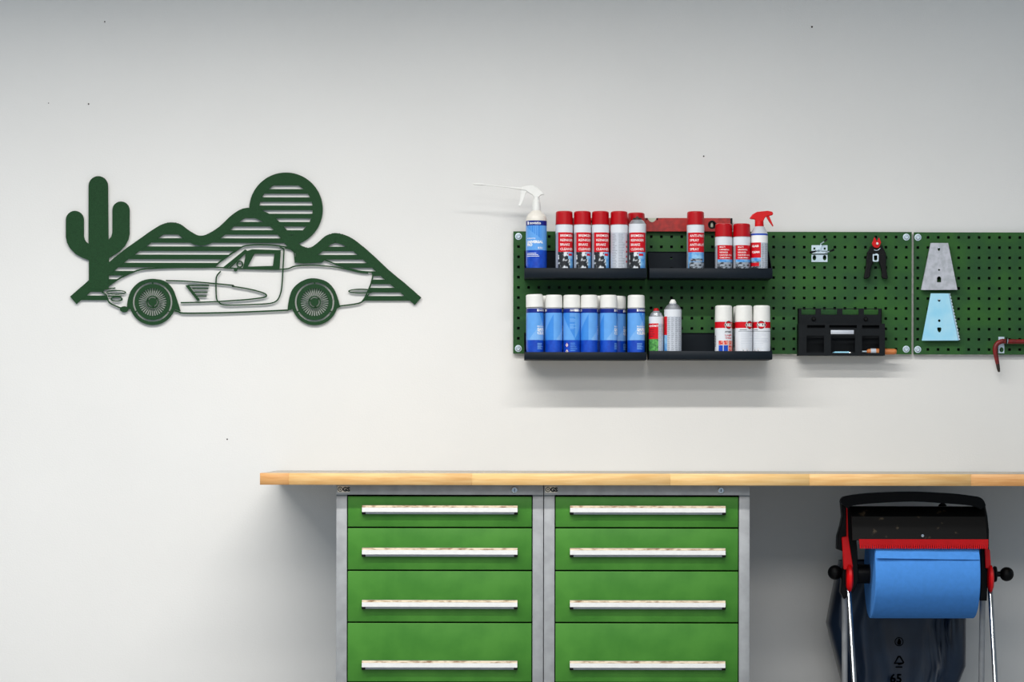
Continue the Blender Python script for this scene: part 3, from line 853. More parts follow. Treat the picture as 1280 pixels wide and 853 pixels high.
# ------------------------------------------------------------------ spirit level behind the cans
def spirit_level():
    d0, d1 = 0.0206, 0.042
    zb, zt = Z(289.0, d1), Z(272.3, d1)
    x0, x1 = X(713.5, d1), X(915.2, d1)
    t = thing('spirit_level', ((x0+x1)/2, -d0, zb), 'red spirit level with round vial hung along the pegboard top behind the cans', 'level')
    o = t.location; h = (x1-x0)/2; H = zt-zb; th = d1-d0
    b = MB()
    xr = X(889.6, d1)-o.x; zr = Z(280.6, d1)-o.z; xc = X(814.6, d1)-o.x; xl = 2*xc-xr
    hole = lambda cx, r: [(cx+r*math.cos(a), zr+r*math.sin(a)) for a in [2*math.pi*k/24 for k in range(24)]]
    notch = [(xc+0.017, H), (xc+0.013, H-0.008), (xc+0.007, H-0.014), (xc, H-0.016), (xc-0.007, H-0.014), (xc-0.013, H-0.008), (xc-0.017, H)]
    b.sheet([[(-h+0.008, 0), (h-0.008, 0), (h-0.008, H)] + notch + [(-h+0.008, H)], hole(xr, 0.0155), hole(xl, 0.0155)], 'level_red', 0, -th)
    b.box(-h+0.008, h-0.008, -th-0.0008, -th, H-0.0035, H, 'level_red') if False else None
    b.build('beam', t)
    for sx in (-1, 1):
        MB().bbox(sx*(h-0.008), sx*h, -th, 0, 0, H, 'rubber_black', 0.0015, 1).build('end_cap', t)
    for cx in (xr, xl):
        v = MB(); v.lathe([(0.0155, -0.002), (0.0155, -th-0.0012), (0.012, -th-0.0012), (0.012, -0.004), (0, -0.004)], 'rubber_black', 24, (cx, 0, zr), 'Y', True, False)
        v.build('vial_holder', t)
        v = MB(); v.bbox(cx-0.0055, cx+0.0055, -0.012, -0.005, zr-0.0095, zr+0.0095, 'vial', 0.003, 2); v.build('vial', t)
    v = MB(); v.sheet([[(xc-0.0165, H-0.0002), (xc-0.0125, H-0.008), (xc-0.007, H-0.0135), (xc, H-0.0155), (xc+0.007, H-0.0135), (xc+0.0125, H-0.008), (xc+0.0165, H-0.0002)]], 'vial', -0.006, -th-0.0002); v.build('vial', t)
    v = MB(); v.bbox(xc-0.022, xc-0.0168, -th-0.001, -th+0.004, H-0.008, H, 'rubber_black', 0.0008, 1); v.bbox(xc+0.0168, xc+0.022, -th-0.001, -th+0.004, H-0.008, H, 'rubber_black', 0.0008, 1); v.build('vial_bracket', t)
spirit_level()

# ------------------------------------------------------------------ tools on the pegboard
def tool_clip():
    d = PF+0.0005
    t = thing('tool_clip', P(1024, 327, d), 'small bright metal double tool clip with three black-tipped prongs, empty', 'hook')
    o = t.location
    def rc(px0, py0, px1, py1): return [(px0, py1), (px1, py1), (px1, py0), (px0, py0)]
    b = MB(); b.plate(rc(1014, 306, 1034, 313.0), 'zinc', d, d+0.003, [rc(1016.3, 308.9, 1018.9, 311.6), rc(1029.2, 308.9, 1031.8, 311.6)]); b.build('upper_plate', t, o).location = (0, 0, 0)
    b = MB(); b.plate(rc(1014, 317.9, 1034, 326.9), 'zinc', d, d+0.003, [circ(1017.6, 321.6, 2.3, 16, 3.4), circ(1030.4, 321.6, 2.3, 16, 3.4)]); b.build('lower_plate', t, o).location = (0, 0, 0)
    b = MB(); b.bbox(X(1014.3, d)-o.x, X(1033.8, d)-o.x, -0.010, -0.001, Z(317.0, d)-o.z, Z(314.0, d)-o.z, 'zinc', 0.002, 2); b.bbox(X(1024.6, d)-o.x, X(1026.1, d)-o.x, -0.010, 0.0, Z(314.5, d)-o.z, Z(304.8, d)-o.z, 'zinc', 0.001, 1); b.build('bridge', t)
    for (a, k, e) in (((1025.6, 304.2), (1030.5, 301.2), (1032.6, 298.8)), ((1023.6, 311.5), (1019.5, 313.5), (1012.5, 315.2)), ((1030.5, 315.6), (1037.0, 313.6), (1041.4, 311.8))):
        b = MB(); b.tube([P(a[0], a[1], d+0.009)-o, P(k[0], k[1], d+0.03)-o], 0.0022, 'zinc', 8)
        b.tube([P(k[0], k[1], d+0.03)-o, P(e[0], e[1], d+0.055)-o], [0.0032, 0.0042], 'rubber_black', 8); b.build('prong', t)
tool_clip()

def hook_plate(name, px0, py0, px1, py1, label):
    d = PF+0.0005
    t = thing(name, P((px0+px1)/2, (py0+py1)/2, d), label, 'hook')
    return t, t.location, d

def pliers():
    Q = lambda x, y: (1070+x/12.19, 285+y/12.19)
    d = 0.040
    t = thing('wire_stripper', P(1095.5, 320, d), 'black-handled wire stripper pliers with red jaws hanging on the pegboard', 'pliers')
    o = t.location
    bw = [Q(*p) for p in ((240, 262), (262, 290), (310, 312), (360, 292), (378, 250), (395, 265), (400, 300), (425, 335), (448, 380), (400, 410), (340, 400), (310, 385), (270, 395), (215, 420), (165, 400), (158, 372), (190, 330), (210, 275))]
    extr('pivot_body', bw, d, 0.014, 'rubber_black', t, o, 0.0016)
    lh = [Q(*p) for p in ((165, 370), (150, 470), (148, 560), (130, 660), (112, 755), (130, 775), (190, 755), (208, 720), (215, 640), (228, 580), (255, 520), (262, 470), (262, 400))]
    rh = [Q(*p) for p in ((448, 375), (452, 470), (450, 560), (462, 660), (478, 760), (460, 775), (400, 765), (382, 735), (388, 690), (372, 600), (348, 530), (335, 470), (340, 395))]
    extr('handle', lh, d+0.001, 0.018, 'rubber_black', t, o, 0.004)
    extr('handle', rh, d+0.001, 0.018, 'rubber_black', t, o, 0.004)
    jl = [Q(*p) for p in ((272, 135), (285, 145), (303, 185), (310, 205), (310, 300), (275, 290), (250, 265), (236, 228), (252, 190))]
    jr = [Q(*p) for p in ((348, 140), (335, 150), (318, 185), (311, 205), (311, 300), (340, 290), (358, 262), (374, 215), (362, 180))]
    extr('jaw', jl, d+0.006, 0.010, 'plastic_red', t, o, 0.001)
    extr('jaw', jr, d+0.006, 0.010, 'plastic_red', t, o, 0.001)
    tip = [Q(*p) for p in ((262, 120), (282, 118), (300, 170), (320, 170), (336, 118), (350, 122), (330, 200), (285, 200))]
    extr('blade', tip, d, 0.006, 'iron_dark', t, o, 0.0005)
    c = Q(312, 233)
    b = MB(); b.lathe([(0.0046, 0), (0.0046, -0.002), (0.003, -0.0032), (0, -0.0034)], 'cap_white', 16, (X(c[0], d)-o.x, -0.0125, Z(c[1], d)-o.z), 'Y', True, False); b.build('rivet', t)
    sp = [P(*Q(*p), d+0.008)-o for p in ((270, 325), (300, 335), (330, 330), (365, 300))]
    b = MB(); b.tube(sp, 0.0014, 'zinc', 6); b.build('spring', t)
    # the hook that carries it
    k, ko, kd = hook_plate('tool_hook', 1090, 317, 1098, 327, 'small square bright metal hook holding up the wire stripper')
    out = [Q(*p) for p in ((250, 398), (262, 390), (325, 390), (340, 398), (340, 490), (328, 505), (262, 505), (250, 495))]
    inn = [Q(*p) for p in ((268, 415), (275, 410), (315, 410), (320, 415), (320, 470), (308, 488), (280, 488), (268, 472))]
    b = MB(); b.plate(out, 'zinc', 0.0482, 0.0512, [inn]); b.build('loop', k, ko).location = (0, 0, 0)
    b = MB(); b.box(-0.004, 0.004, -0.0276, 0.0, Z(317, kd)-ko.z-0.003, Z(317, kd)-ko.z, 'zinc'); b.build('arm', k)
pliers()

def parts_box():
    Q = lambda x, y: (985+x/9.143, 375+y/9.143)
    dB, dF = PF+0.0006, 0.085
    dM = 0.045
    t = thing('tool_box_rack', P(1051, 444, dB), 'black plastic tool rack with four top notches and three front openings', 'rack')
    o = t.location
    def rect(x0, y0, x1, y1): return [Q(x0, y1), Q(x1, y1), Q(x1, y0), Q(x0, y0)]
    def L(b, name):
        ob = b.build(name, t, o); ob.location = (0, 0, 0); return ob
    # upper back part with four notch windows
    b = MB()
    b.plate(rect(115, 92, 1068, 275), 'box_black', dM-0.003, dM, [rect(150, 100, 312, 165), rect(375, 100, 558, 165), rect(620, 100, 803, 165), rect(865, 100, 1030, 165)])
    L(b, 'notched_panel')
    b = MB()
    for px in (Q(115, 0)[0], Q(1062, 0)[0]):
        b.box(X(px, dM), X(px+0.7, dM), -dM, -dB, Z(Q(0, 275)[1], dM), Z(Q(0, 92)[1], dM), 'box_black')
    L(b, 'cheek')
    b = MB(); b.box(X(Q(120, 0)[0], dM), X(Q(1060, 0)[0], dM), -dM, -dB, Z(Q(0, 275)[1], dM)-0.003, Z(Q(0, 275)[1], dM), 'box_black'); L(b, 'ledge')
    for cx in (290, 885):
        c = Q(cx, 212); b = MB(); b.lathe([(0.008, -dM), (0.0075, -dM-0.006), (0.005, -dM-0.009), (0, -dM-0.009)], 'rubber_black', 14, (X(c[0], dM), 0, Z(c[1], dM)), 'Y', True, False); L(b, 'fixing_knob')
    # front box
    b = MB()
    b.plate(rect(120, 265, 1106, 630), 'box_black', dF-0.003, dF, [rect(215, 272, 420, 318), rect(470, 280, 785, 316), rect(845, 272, 1042, 322), rect(210, 402, 410, 600), rect(490, 402, 765, 600), rect(843, 402, 1042, 600)])
    L(b, 'front_panel')
    zt, zb = Z(Q(0, 265)[1], dF), Z(Q(0, 630)[1], dF)
    xl, xr = X(Q(120, 0)[0], dF), X(Q(1106, 0)[0], dF)
    b = MB(); b.box(xl, xl+0.003, -dF+0.003, -dB, zb, zt, 'box_black'); L(b, 'side_panel')
    b = MB(); b.box(xr-0.003, xr, -dF+0.003, -dB, Z(434.0, dF), zt, 'box_black'); L(b, 'side_panel')
    b = MB(); b.box(xl, xr, -dF+0.003, -dB, zb, zb+0.004, 'box_black'); L(b, 'floor_plate')
    for px in (1034.0, 1073.0):
        b = MB(); b.box(X(px, dF)-0.0015, X(px, dF)+0.0015, -dF+0.003, -dB, Z(431.0, dF), zt-0.006, 'box_black'); L(b, 'divider')
    b = MB(); b.box(xl+0.003, xr-0.003, -dB-0.003, -dB, zb+0.004, zt-0.004, 'box_black'); L(b, 'back_panel')
    b = MB(); c0, c1 = Q(487, 386), Q(750, 340)
    b.bbox(X(c0[0], dF), X(c1[0], dF), -dF-0.0014, -dF-0.0001, Z(c0[1], dF), Z(c1[1], dF), 'print_greylight', 0.0005, 1)
    ob = L(b, 'label_strip'); ob['label'] = 'white label strip'
    # contents
    dk = 0.062
    zf = zb+0.0041
    k = thing('chisel', (X(1100, dk), -dk, zf), 'wooden-handled chisel lying in the black rack, handle sticking out at right', 'chisel')
    r = 0.0112
    xo = X(1100, dk)
    b = MB(); b.lathe([(0.006, X(1083, dk)-xo), (0.0095, X(1085, dk)-xo), (r, X(1092, dk)-xo), (r, X(1112, dk)-xo), (r*0.96, X(1118, dk)-xo), (r*0.7, X(1120.2, dk)-xo), (0, X(1120.6, dk)-xo)], 'wood_handle', 20, (0, 0, r), 'X', True, False); b.build('handle', k)
    b = MB(); b.lathe([(r+0.0003, X(1088, dk)-xo), (r+0.0003, X(1094.6, dk)-xo)], 'print_greylight', 20, (0, 0, r), 'X', True, False); b.build('handle_band', k)
    b = MB(); b.bbox(X(1076, dk)-xo, X(1083.5, dk)-xo, -0.005, 0.005, r-0.003, r+0.003, 'zinc', 0.001, 1); b.build('blade', k)
    k = thing('scriber', (X(1053, dk), -dk, zf), 'slim pale blue metal scriber lying in the middle opening of the black rack', 'scriber')
    xo = X(1053, dk)
    b = MB(); b.lathe([(0.0006, X(1040, dk)-xo), (0.004, X(1042, dk)-xo), (0.0058, X(1043, dk)-xo), (0.0058, X(1061, dk)-xo)], 'plate_blue', 14, (0, 0, 0.0058), 'X'); b.build('barrel', k)
    b = MB(); b.lathe([(0.0045, X(1061, dk)-xo), (0.0055, X(1063, dk)-xo), (0.003, X(1066.8, dk)-xo)], 'chrome', 14, (0, 0, 0.0058), 'X'); b.build('tip', k)
parts_box()

def blade_plates():
    d = 0.044
    t = thing('trowel_plate', P(1173.5, 361, d), 'grey tapered steel plate with worn surface, upper of the two on the board', 'plate')
    o = t.location
    Q = lambda x, y: (1135+x/10.66, 290+y/10.66)
    arch = [Q(383, 662), Q(437, 662), Q(437, 605), Q(425, 588), Q(410, 583), Q(395, 588), Q(383, 605)]
    b = MB(); b.plate([Q(300, 138), Q(530, 138), Q(655, 762), Q(172, 765)], 'plate_steel', d-0.0015, d, [circ(*Q(407, 220), 1.6, 12, 2.2), circ(*Q(410, 497), 1.5, 4), arch]); b.build('blade', t, o).location = (0, 0, 0)
    for (a, c) in ((Q(300, 138), Q(172, 765)), (Q(530, 138), Q(655, 762))):
        b = MB(); sx = 0.0012 if a[0] < 1173 else -0.0012
        v = []
        for p in (a, c):
            for dd, e in ((d-0.0002, 0), (d-0.012, 0), (d-0.012, sx), (d-0.0016, sx)):
                v.append((X(p[0], d)+e, -dd, Z(p[1], d)))
        b.add(v, [(0, 1, 5, 4), (1, 2, 6, 5), (2, 3, 7, 6), (3, 0, 4, 7), (0, 3, 2, 1), (4, 5, 6, 7)], 'plate_steel'); b.build('flange', t, o).location = (0, 0, 0)
    c = Q(407, 205); b = MB(); b.tube([Vector((X(c[0], d), -PF-0.0006, Z(c[1], d)+0.001))-o, Vector((X(c[0], d), -d-0.004, Z(c[1], d)+0.001))-o], 0.0022, 'zinc', 8); b.build('peg', t)
    t = thing('toothed_plate', P(1173.5, 425, d), 'tapered toothed spreader plate, pale blue with painted glare, lower of the two on the board', 'plate')
    o = t.location
    Q = lambda x, y: (1135+x/9.475, 360+y/9.475)
    n = 34
    left = []
    for k in range(n+1):
        f = k/n; p = (265+(160-265)*f, 57+(617-57)*f)
        left.append(Q(*p)); 
        if k < n: left.append(Q(p[0]+2.5, p[1]+8))
    arch = [Q(343, 470), Q(352, 460), Q(385, 460), Q(394, 470), Q(390, 500), Q(378, 518), Q(362, 518), Q(350, 502)]
    b = MB(); b.plate([Q(478, 57)] + left + [Q(592, 615)], 'plate_blue', d-0.0015, d, [circ(*Q(366, 140), 1.7, 8), circ(*Q(368, 380), 1.7, 8), arch]); b.build('blade', t, o).location = (0, 0, 0)
    out = []
    n = 14
    for k in range(n+1):
        f = k/n; p = (506+(622-506)*f, 57+(600-57)*f)
        out.append(Q(*p))
        if k < n:
            g = (k+0.5)/n
            out.append(Q(506+(622-506)*g-13, 57+(600-57)*g))
    b = MB(); b.plate([Q(488, 57)] + out + [Q(600, 615)], 'zinc', d-0.010, d-0.0085, at=d); b.build('toothed_edge', t, o).location = (0, 0, 0)
    b = MB(); v = []
    for p in (Q(478, 57), Q(592, 615)):
        for dd, e in ((d-0.0002, 0.0), (d-0.0095, 0.004), (d-0.0095, 0.0028), (d-0.0016, -0.0012)):
            v.append((X(p[0], d)+e, -dd, Z(p[1], d)))
    b.add(v, [(0, 1, 5, 4), (1, 2, 6, 5), (2, 3, 7, 6), (3, 0, 4, 7), (0, 3, 2, 1), (4, 5, 6, 7)], 'plate_blue'); b.build('flange', t, o).location = (0, 0, 0)
    c = Q(366, 135); b = MB(); b.tube([Vector((X(c[0], d), -PF-0.0006, Z(c[1], d)+0.0015))-o, Vector((X(c[0], d), -d-0.003, Z(c[1], d)+0.0015))-o], 0.0022, 'zinc', 8); b.build('peg', t)
blade_plates()

def crowbar():
    d = 0.043
    t = thing('crowbar', P(1253, 426, d), 'red hooked crowbar hanging at the right edge of the picture', 'crowbar')
    o = t.location
    pts = catmull([(1430, 427.2), (1330, 426.6), (1262, 426.0), (1254, 425.6), (1248.5, 427.2), (1244.8, 431.0), (1243.6, 436.5), (1244.8, 444.0), (1246.8, 454.0)], 4)
    n = len(pts)
    b = MB(); b.tube([P(p[0], p[1], d)-o for p in pts], [0.0088]*(n-9)+[0.0086, 0.0085, 0.0085, 0.0084, 0.0084, 0.0082, 0.0078, 0.0074, 0.0070], 'iron_red', 12); b.build('bar', t)
    b = MB(); b.tube([P(1246.8, 454.0, d)-o, P(1247.8, 459.5, d)-o, P(1248.6, 463.6, d)-o, P(1248.7, 464.4, d)-o], [0.0070, 0.0062, 0.0045, 0.0015], 'iron_dark', 12); b.build('claw', t)
    b = MB(); b.tube([P(1257.3, 425.6, d)-o, P(1259.3, 425.8, d)-o], 0.0094, 'zinc', 12); b.build('bare_ring', t)
    k, ko, kd = hook_plate('tool_hook', 1248, 420, 1255, 441, 'bright metal pegboard hook carrying the red crowbar')
    def rc(px0, py0, px1, py1): return [(px0, py1), (px1, py1), (px1, py0), (px0, py0)]
    b = MB(); b.plate(rc(1247.8, 420.2, 1255.2, 440.8), 'zinc', kd, kd+0.002, [circ(1251.8, 436.4, 2.6, 14, 3.2)]); b.build('plate', k, ko).location = (0, 0, 0)
    b = MB(); pr = [P(1257.5, 429.0, kd)-ko, P(1258.0, 429.4, d)-ko, P(1258.2, 426.0, d+0.0135)-ko, P(1258.2, 420.6, d+0.013)-ko]
    b.tube(pr, 0.0026, 'rubber_black', 8); b.build('prong', k)
crowbar()

# ------------------------------------------------------------------ laser-cut metal wall picture
def wall_art():
    A = lambda x, y: (70+x/4.0625, 205+y/4.0625)
    B = lambda x, y: (290+x/4.0625, 205+y/4.0625)
    d0, d1 = 0.008, 0.011
    g = 'art_green'
    t = thing('metal_wall_art', P(307, 380, d0), 'dark green cut-metal wall picture of a sports car, cactus, striped hills and sun', 'wall art')
    o = t.location
    def done(b, name, par=t, off=o):
        b.shift(o if par is t else off)
        return b.build(name, par)
    # cactus
    ca = [(165, 640), (165, 493), (130, 480), (98, 462), (70, 434), (54, 404), (48, 375)] + arc(94, 288, 46, 180, 0, 12) + [(140, 372), (144, 388), (152, 400), (163, 408)] \
        + arc(212.5, 115, 49.5, 180, 0, 14) + [(265, 388), (278, 374), (284, 352)] + arc(328, 238, 44, 180, 0, 12) + [(372, 360), (366, 388), (350, 418), (322, 448), (268, 482), (266, 640)]
    b = MB(); b.plate([A(*p) for p in ca], g, d0, d1+0.0004); done(b, 'cactus')
    # ridge line of the hills
    raw = [(87.2, 371.9), (110.6, 351.5), (136, 328.6), (154.9, 313.3), (171, 301.8), (188.2, 289.6), (200.5, 282.2), (212.8, 278.8), (225, 281.2), (237.4, 290), (248.5, 295.3), (259.5, 293.1), (274.3, 283.6), (286.6, 271.8), (299, 263.0), (309.5, 260.4), (320, 261.4), (329.4, 264.6), (338.5, 269.4), (349, 278), (358.9, 289.2), (368, 300.5), (376.2, 307.4), (386, 310.4), (395.8, 304.7), (405.7, 296), (413, 293.0), (420.5, 291.9), (435.2, 296), (450, 305.9), (467.2, 320.7), (487, 339.2), (506.6, 355.2), (526.3, 372.4)]
    ridge = catmull(raw, 4)
    b = MB(); b.ribbon(ridge, 12.4, g, d0, d1, one_sided=True); done(b, 'hill_ridge')
    # sun ring
    scx, scy, sr = 357.0, 262.2, 46.0
    b = MB()
    b.ribbon(arc(scx, scy, sr-6.3, 186, -78, 56), 12.6, g, d0, d1-0.0004); done(b, 'sun_ring')
    # car silhouette used to cut the slats
    car_top = [A(232, 655), A(246, 638), A(260, 625), A(330, 580), A(400, 549), A(450, 537), A(540, 531), A(640, 528), A(730, 528), A(800, 526), A(840, 492), A(920, 437), B(45, 426), B(75, 417), B(150, 413), B(240, 419), B(320, 435), B(400, 463), B(470, 489), B(550, 520), B(640, 545), B(708, 551), B(714, 565), B(706, 605), B(690, 645), B(668, 690), B(640, 710), B(545, 724)]
    car = car_top + [(410, 392), (290, 391.5), (229, 392.6), (158.6, 390.8), (150, 386), (139, 381), (133.5, 373.6)]
    hill = ridge + [(517, 376.6), (97, 376.6)]
    def spans(poly, y):
        xs_ = []
        for i in range(len(poly)):
            (xa, ya), (xb, yb) = poly[i], poly[(i+1) % len(poly)]
            if (ya <= y) != (yb <= y): xs_.append(xa + (y-ya)*(xb-xa)/(yb-ya))
        xs_.sort()
        return [(xs_[i], xs_[i+1]) for i in range(0, len(xs_)-1, 2)]
    def sub(a, bl):
        out = list(a)
        for b0, b1 in bl:
            nx = []
            for a0, a1 in out:
                if b1 <= a0 or b0 >= a1: nx.append((a0, a1)); continue
                if b0 > a0: nx.append((a0, b0))
                if b1 < a1: nx.append((b1, a1))
            out = nx
        return [q for q in out if q[1]-q[0] > 0.8]
    sun_in = circ(scx, scy, sr-11.5, 48)
    def slats(region, cut, k0, k1):
        for k in range(k0, k1):
            yt, yb = 294.1+10.27*k+4.5, 294.1+10.27*(k+1)
            nsub = 6
            groups = []
            for q in range(nsub):
                ya, yb_ = yt+(yb-yt)*q/nsub, yt+(yb-yt)*(q+1)/nsub
                for (s0, s1) in sub(spans(region, (ya+yb_)/2), spans(cut, (ya+yb_)/2)):
                    for gr in groups:
                        if any(s0 < e[1] and s1 > e[0] for e in gr): gr.append((s0, s1, ya, yb_)); break
                    else: groups.append([(s0, s1, ya, yb_)])
            for gr in groups:
                b = MB()
                for (s0, s1, ya, yb_) in gr: b.plate([(s0, yb_), (s1, yb_), (s1, ya), (s0, ya)], g, d0, d1-0.0008)
                done(b, 'slat')
    slats(hill, car, -3, 8)
    slats(sun_in, hill, -7, 0)
    # car: each outline stroke belongs to the car outline part
    W = 1.7
    b = MB()
    cnt = [0]
    def stroke(pts, w=W, sm=True):
        cnt[0] += 1
        b.ribbon(catmull(pts, 4) if sm else pts, w, g, d0, d1 + 0.0006 + 0.00005*cnt[0])
    stroke(car_top[:10], 1.8); stroke(car_top[9:12], 2.0, False); stroke(car_top[11:22], 1.8); stroke(car_top[21:], 1.8)
    stroke([(217.7, 389.4), (223, 390.5), (228.8, 392.4), (260, 392.2), (290, 391.4), (325, 390), (360, 388.4)], 2.0)
    stroke([A(232, 655), A(252, 668), A(258, 685), A(266, 703), A(282, 716), A(325, 735), A(350, 745)], 1.8)
    done(b, 'car_outline')
    b = MB()
    stroke([A(556, 596), A(640, 598), A(700, 602), A(810, 611), A(900, 620), B(0, 624), B(80, 637), B(150, 655), B(173, 668), B(160, 680), B(80, 691), B(0, 697), A(820, 702), A(720, 706), A(632, 708)], 1.7)
    stroke([A(835, 548), A(816, 570), A(811, 600), A(813, 680), A(825, 705), A(848, 718), B(0, 720), B(110, 716), B(190, 711), B(228, 695), B(245, 660), B(252, 620), B(257, 540), B(261, 460), B(260, 435), B(240, 424)], 1.6)
    stroke([A(800, 527), A(900, 533), B(80, 535), B(260, 537), B(320, 521), B(400, 517), B(480, 521), B(550, 530), B(640, 550), B(690, 556)], 1.6)
    done(b, 'door_and_belt_lines')
    b = MB(); b.plate([A(655, 620), A(672, 618), A(730, 695), A(718, 700)], g, d0, d1+0.0012)
    for (xa, xb, y) in ((668, 775, 620), (690, 772, 636), (700, 768, 655), (712, 764, 674)): b.ribbon([A(xa, y), A(xb, y)], 1.7, g, d0, d1+0.0013)
    done(b, 'side_vent')
    # windscreen pillar, windows, rear quarter
    b = MB(); b.plate([A(842, 532), A(868, 532), A(972, 446), A(960, 436)], g, d0, d1+0.0010); b.ribbon([A(880, 530), B(75, 446)], 1.4, g, d0, d1+0.0011)
    done(b, 'windscreen_pillar')
    b = MB()
    b.plate([B(70, 446), B(100, 436), B(246, 440), B(240, 538), B(55, 536)], g, d0, d1+0.0012, [[B(78, 524), B(206, 520), B(214, 459), B(112, 459)]])
    b.ribbon([B(55, 530), B(98, 456)], 1.4, g, d0, d1+0.0013)
    done(b, 'side_window_frame')
    b = MB(); b.plate([B(322, 440), B(400, 466), B(470, 490), B(455, 503), B(360, 508), B(318, 503)], g, d0, d1+0.0014); b.ribbon([B(268, 428), B(312, 440), B(320, 505)], 1.5, g, d0, d1+0.0015); done(b, 'rear_quarter_window')
    b = MB(); b.plate(circ(*B(38, 512), 4.4, 18, 4.6), g, d0, d1+0.0016, [circ(*B(38, 512), 2.6, 18, 2.8)]); b.plate(circ(*B(16, 540), 2.3, 12), g, d0, d1+0.0017); b.ribbon([B(28, 528), B(16, 548)], 1.5, g, d0, d1+0.0018); done(b, 'mirror')
    b = MB(); b.plate(circ(*B(654, 648), 16.2, 28, 3.2), g, d0, d1+0.0013, [circ(*B(652, 648), 13.6, 28, 1.5)]); b.ribbon([B(694, 660), B(672, 694), B(640, 712)], 1.5, g, d0, d1+0.0014); done(b, 'rear_bumper')
    b = MB()
    for (x, y, rx, ry) in ((304, 656, 12.6, 3.0), (306, 690, 7.6, 3.4)):
        b.plate(circ(*A(x, y), rx, 24, ry), g, d0, d1+0.0013, [circ(*A(x, y), rx-1.7, 24, ry-1.4)])
    b.ribbon([A(245, 640), A(300, 634)], 1.4, g, d0, d1+0.0012); b.ribbon([A(262, 676), A(330, 674)], 1.4, g, d0, d1+0.0012)
    b.plate(circ(*A(345, 742), 5.4, 16, 3.8), g, d0, d1+0.0014)
    done(b, 'front_bumper')
    # wheels
    for (cx, cy, af) in ((190.4, 378.4, 0), (392.9, 378.2, 1)):
        w = bpy.data.objects.new('wheel', None); COL.objects.link(w); w.parent = t
        wo = P(cx, cy, d0); w.location = wo - o
        def wd_(b_, name): return done(b_, name, w, wo)
        b = MB(); b.plate(circ(cx, cy, 29.0, 56), g, d0, d1+0.0004, [circ(cx, cy, 24.6, 56)]); wd_(b, 'tyre')
        b = MB(); b.plate(circ(cx, cy, 22.6, 56), g, d0, d1+0.0004, [circ(cx, cy, 17.4, 56)]); wd_(b, 'rim')
        b = MB(); b.plate(circ(cx, cy, 5.2, 24), g, d0, d1+0.0004)
        b.plate(circ(cx, cy, 8.0, 30), g, d0, d1+0.0004, [circ(cx, cy, 6.4, 30)])
        for a in (40, 160, 280): b.ribbon([(cx+5*math.cos(R(a)), cy-5*math.sin(R(a))), (cx+7*math.cos(R(a)), cy-7*math.sin(R(a)))], 2.4, g, d0, d1+0.0004)
        wd_(b, 'hub')
        b = MB(); n = 34
        for k in range(n):
            a = 2*math.pi*k/n
            b.plate([(cx+7.5*math.cos(a-0.028), cy-7.5*math.sin(a-0.028)), (cx+17.8*math.cos(a-0.045), cy-17.8*math.sin(a-0.045)), (cx+17.8*math.cos(a+0.045), cy-17.8*math.sin(a+0.045)), (cx+7.5*math.cos(a+0.028), cy-7.5*math.sin(a+0.028))], g, d0, d1)
        wd_(b, 'spokes')
        b = MB()
        for a in (90, 210, 330): b.plate([(cx+22*math.cos(R(a-2)), cy-22*math.sin(R(a-2))), (cx+24.6*math.cos(R(a-2)), cy-24.6*math.sin(R(a-2))), (cx+24.6*math.cos(R(a+2)), cy-24.6*math.sin(R(a+2))), (cx+22*math.cos(R(a+2)), cy-22*math.sin(R(a+2)))], g, d0, d1)
        wd_(b, 'rim_tab')
        b = MB()
        if af == 0: pts = [A(358, 742), A(362, 700), A(378, 650), A(410, 612), A(450, 592), A(500, 588), A(550, 598), A(590, 635), A(612, 690), A(632, 752)]
        else: pts = [B(280, 748), B(288, 690), B(305, 640), B(340, 605), B(385, 585), B(430, 584), B(480, 600), B(515, 635), B(535, 680), B(548, 728)]
        sm = catmull(pts, 3); n = len(sm)
        inner = [(cx+28.2*math.cos(R(a)), cy-28.2*math.sin(R(a))) for a in [198-216*i/(n-1) for i in range(n)]]
        for i in range(n-1): b.plate([sm[i], sm[i+1], inner[i+1], inner[i]], g, d0, d1+0.0002)
        done(b, 'wheel_arch')
    # spacers to the wall
    b = MB()
    for p in ((122, 250), (96, 370), (516, 368), (212, 286), (357, 222), (420, 298), (190.4, 405), (392.9, 405)):
        b.lathe([(0.006, 0.0), (0.006, -d0)], g, 12, (X(p[0], d1), 0, Z(p[1], d1)), 'Y')
    done(b, 'spacer')
wall_art()

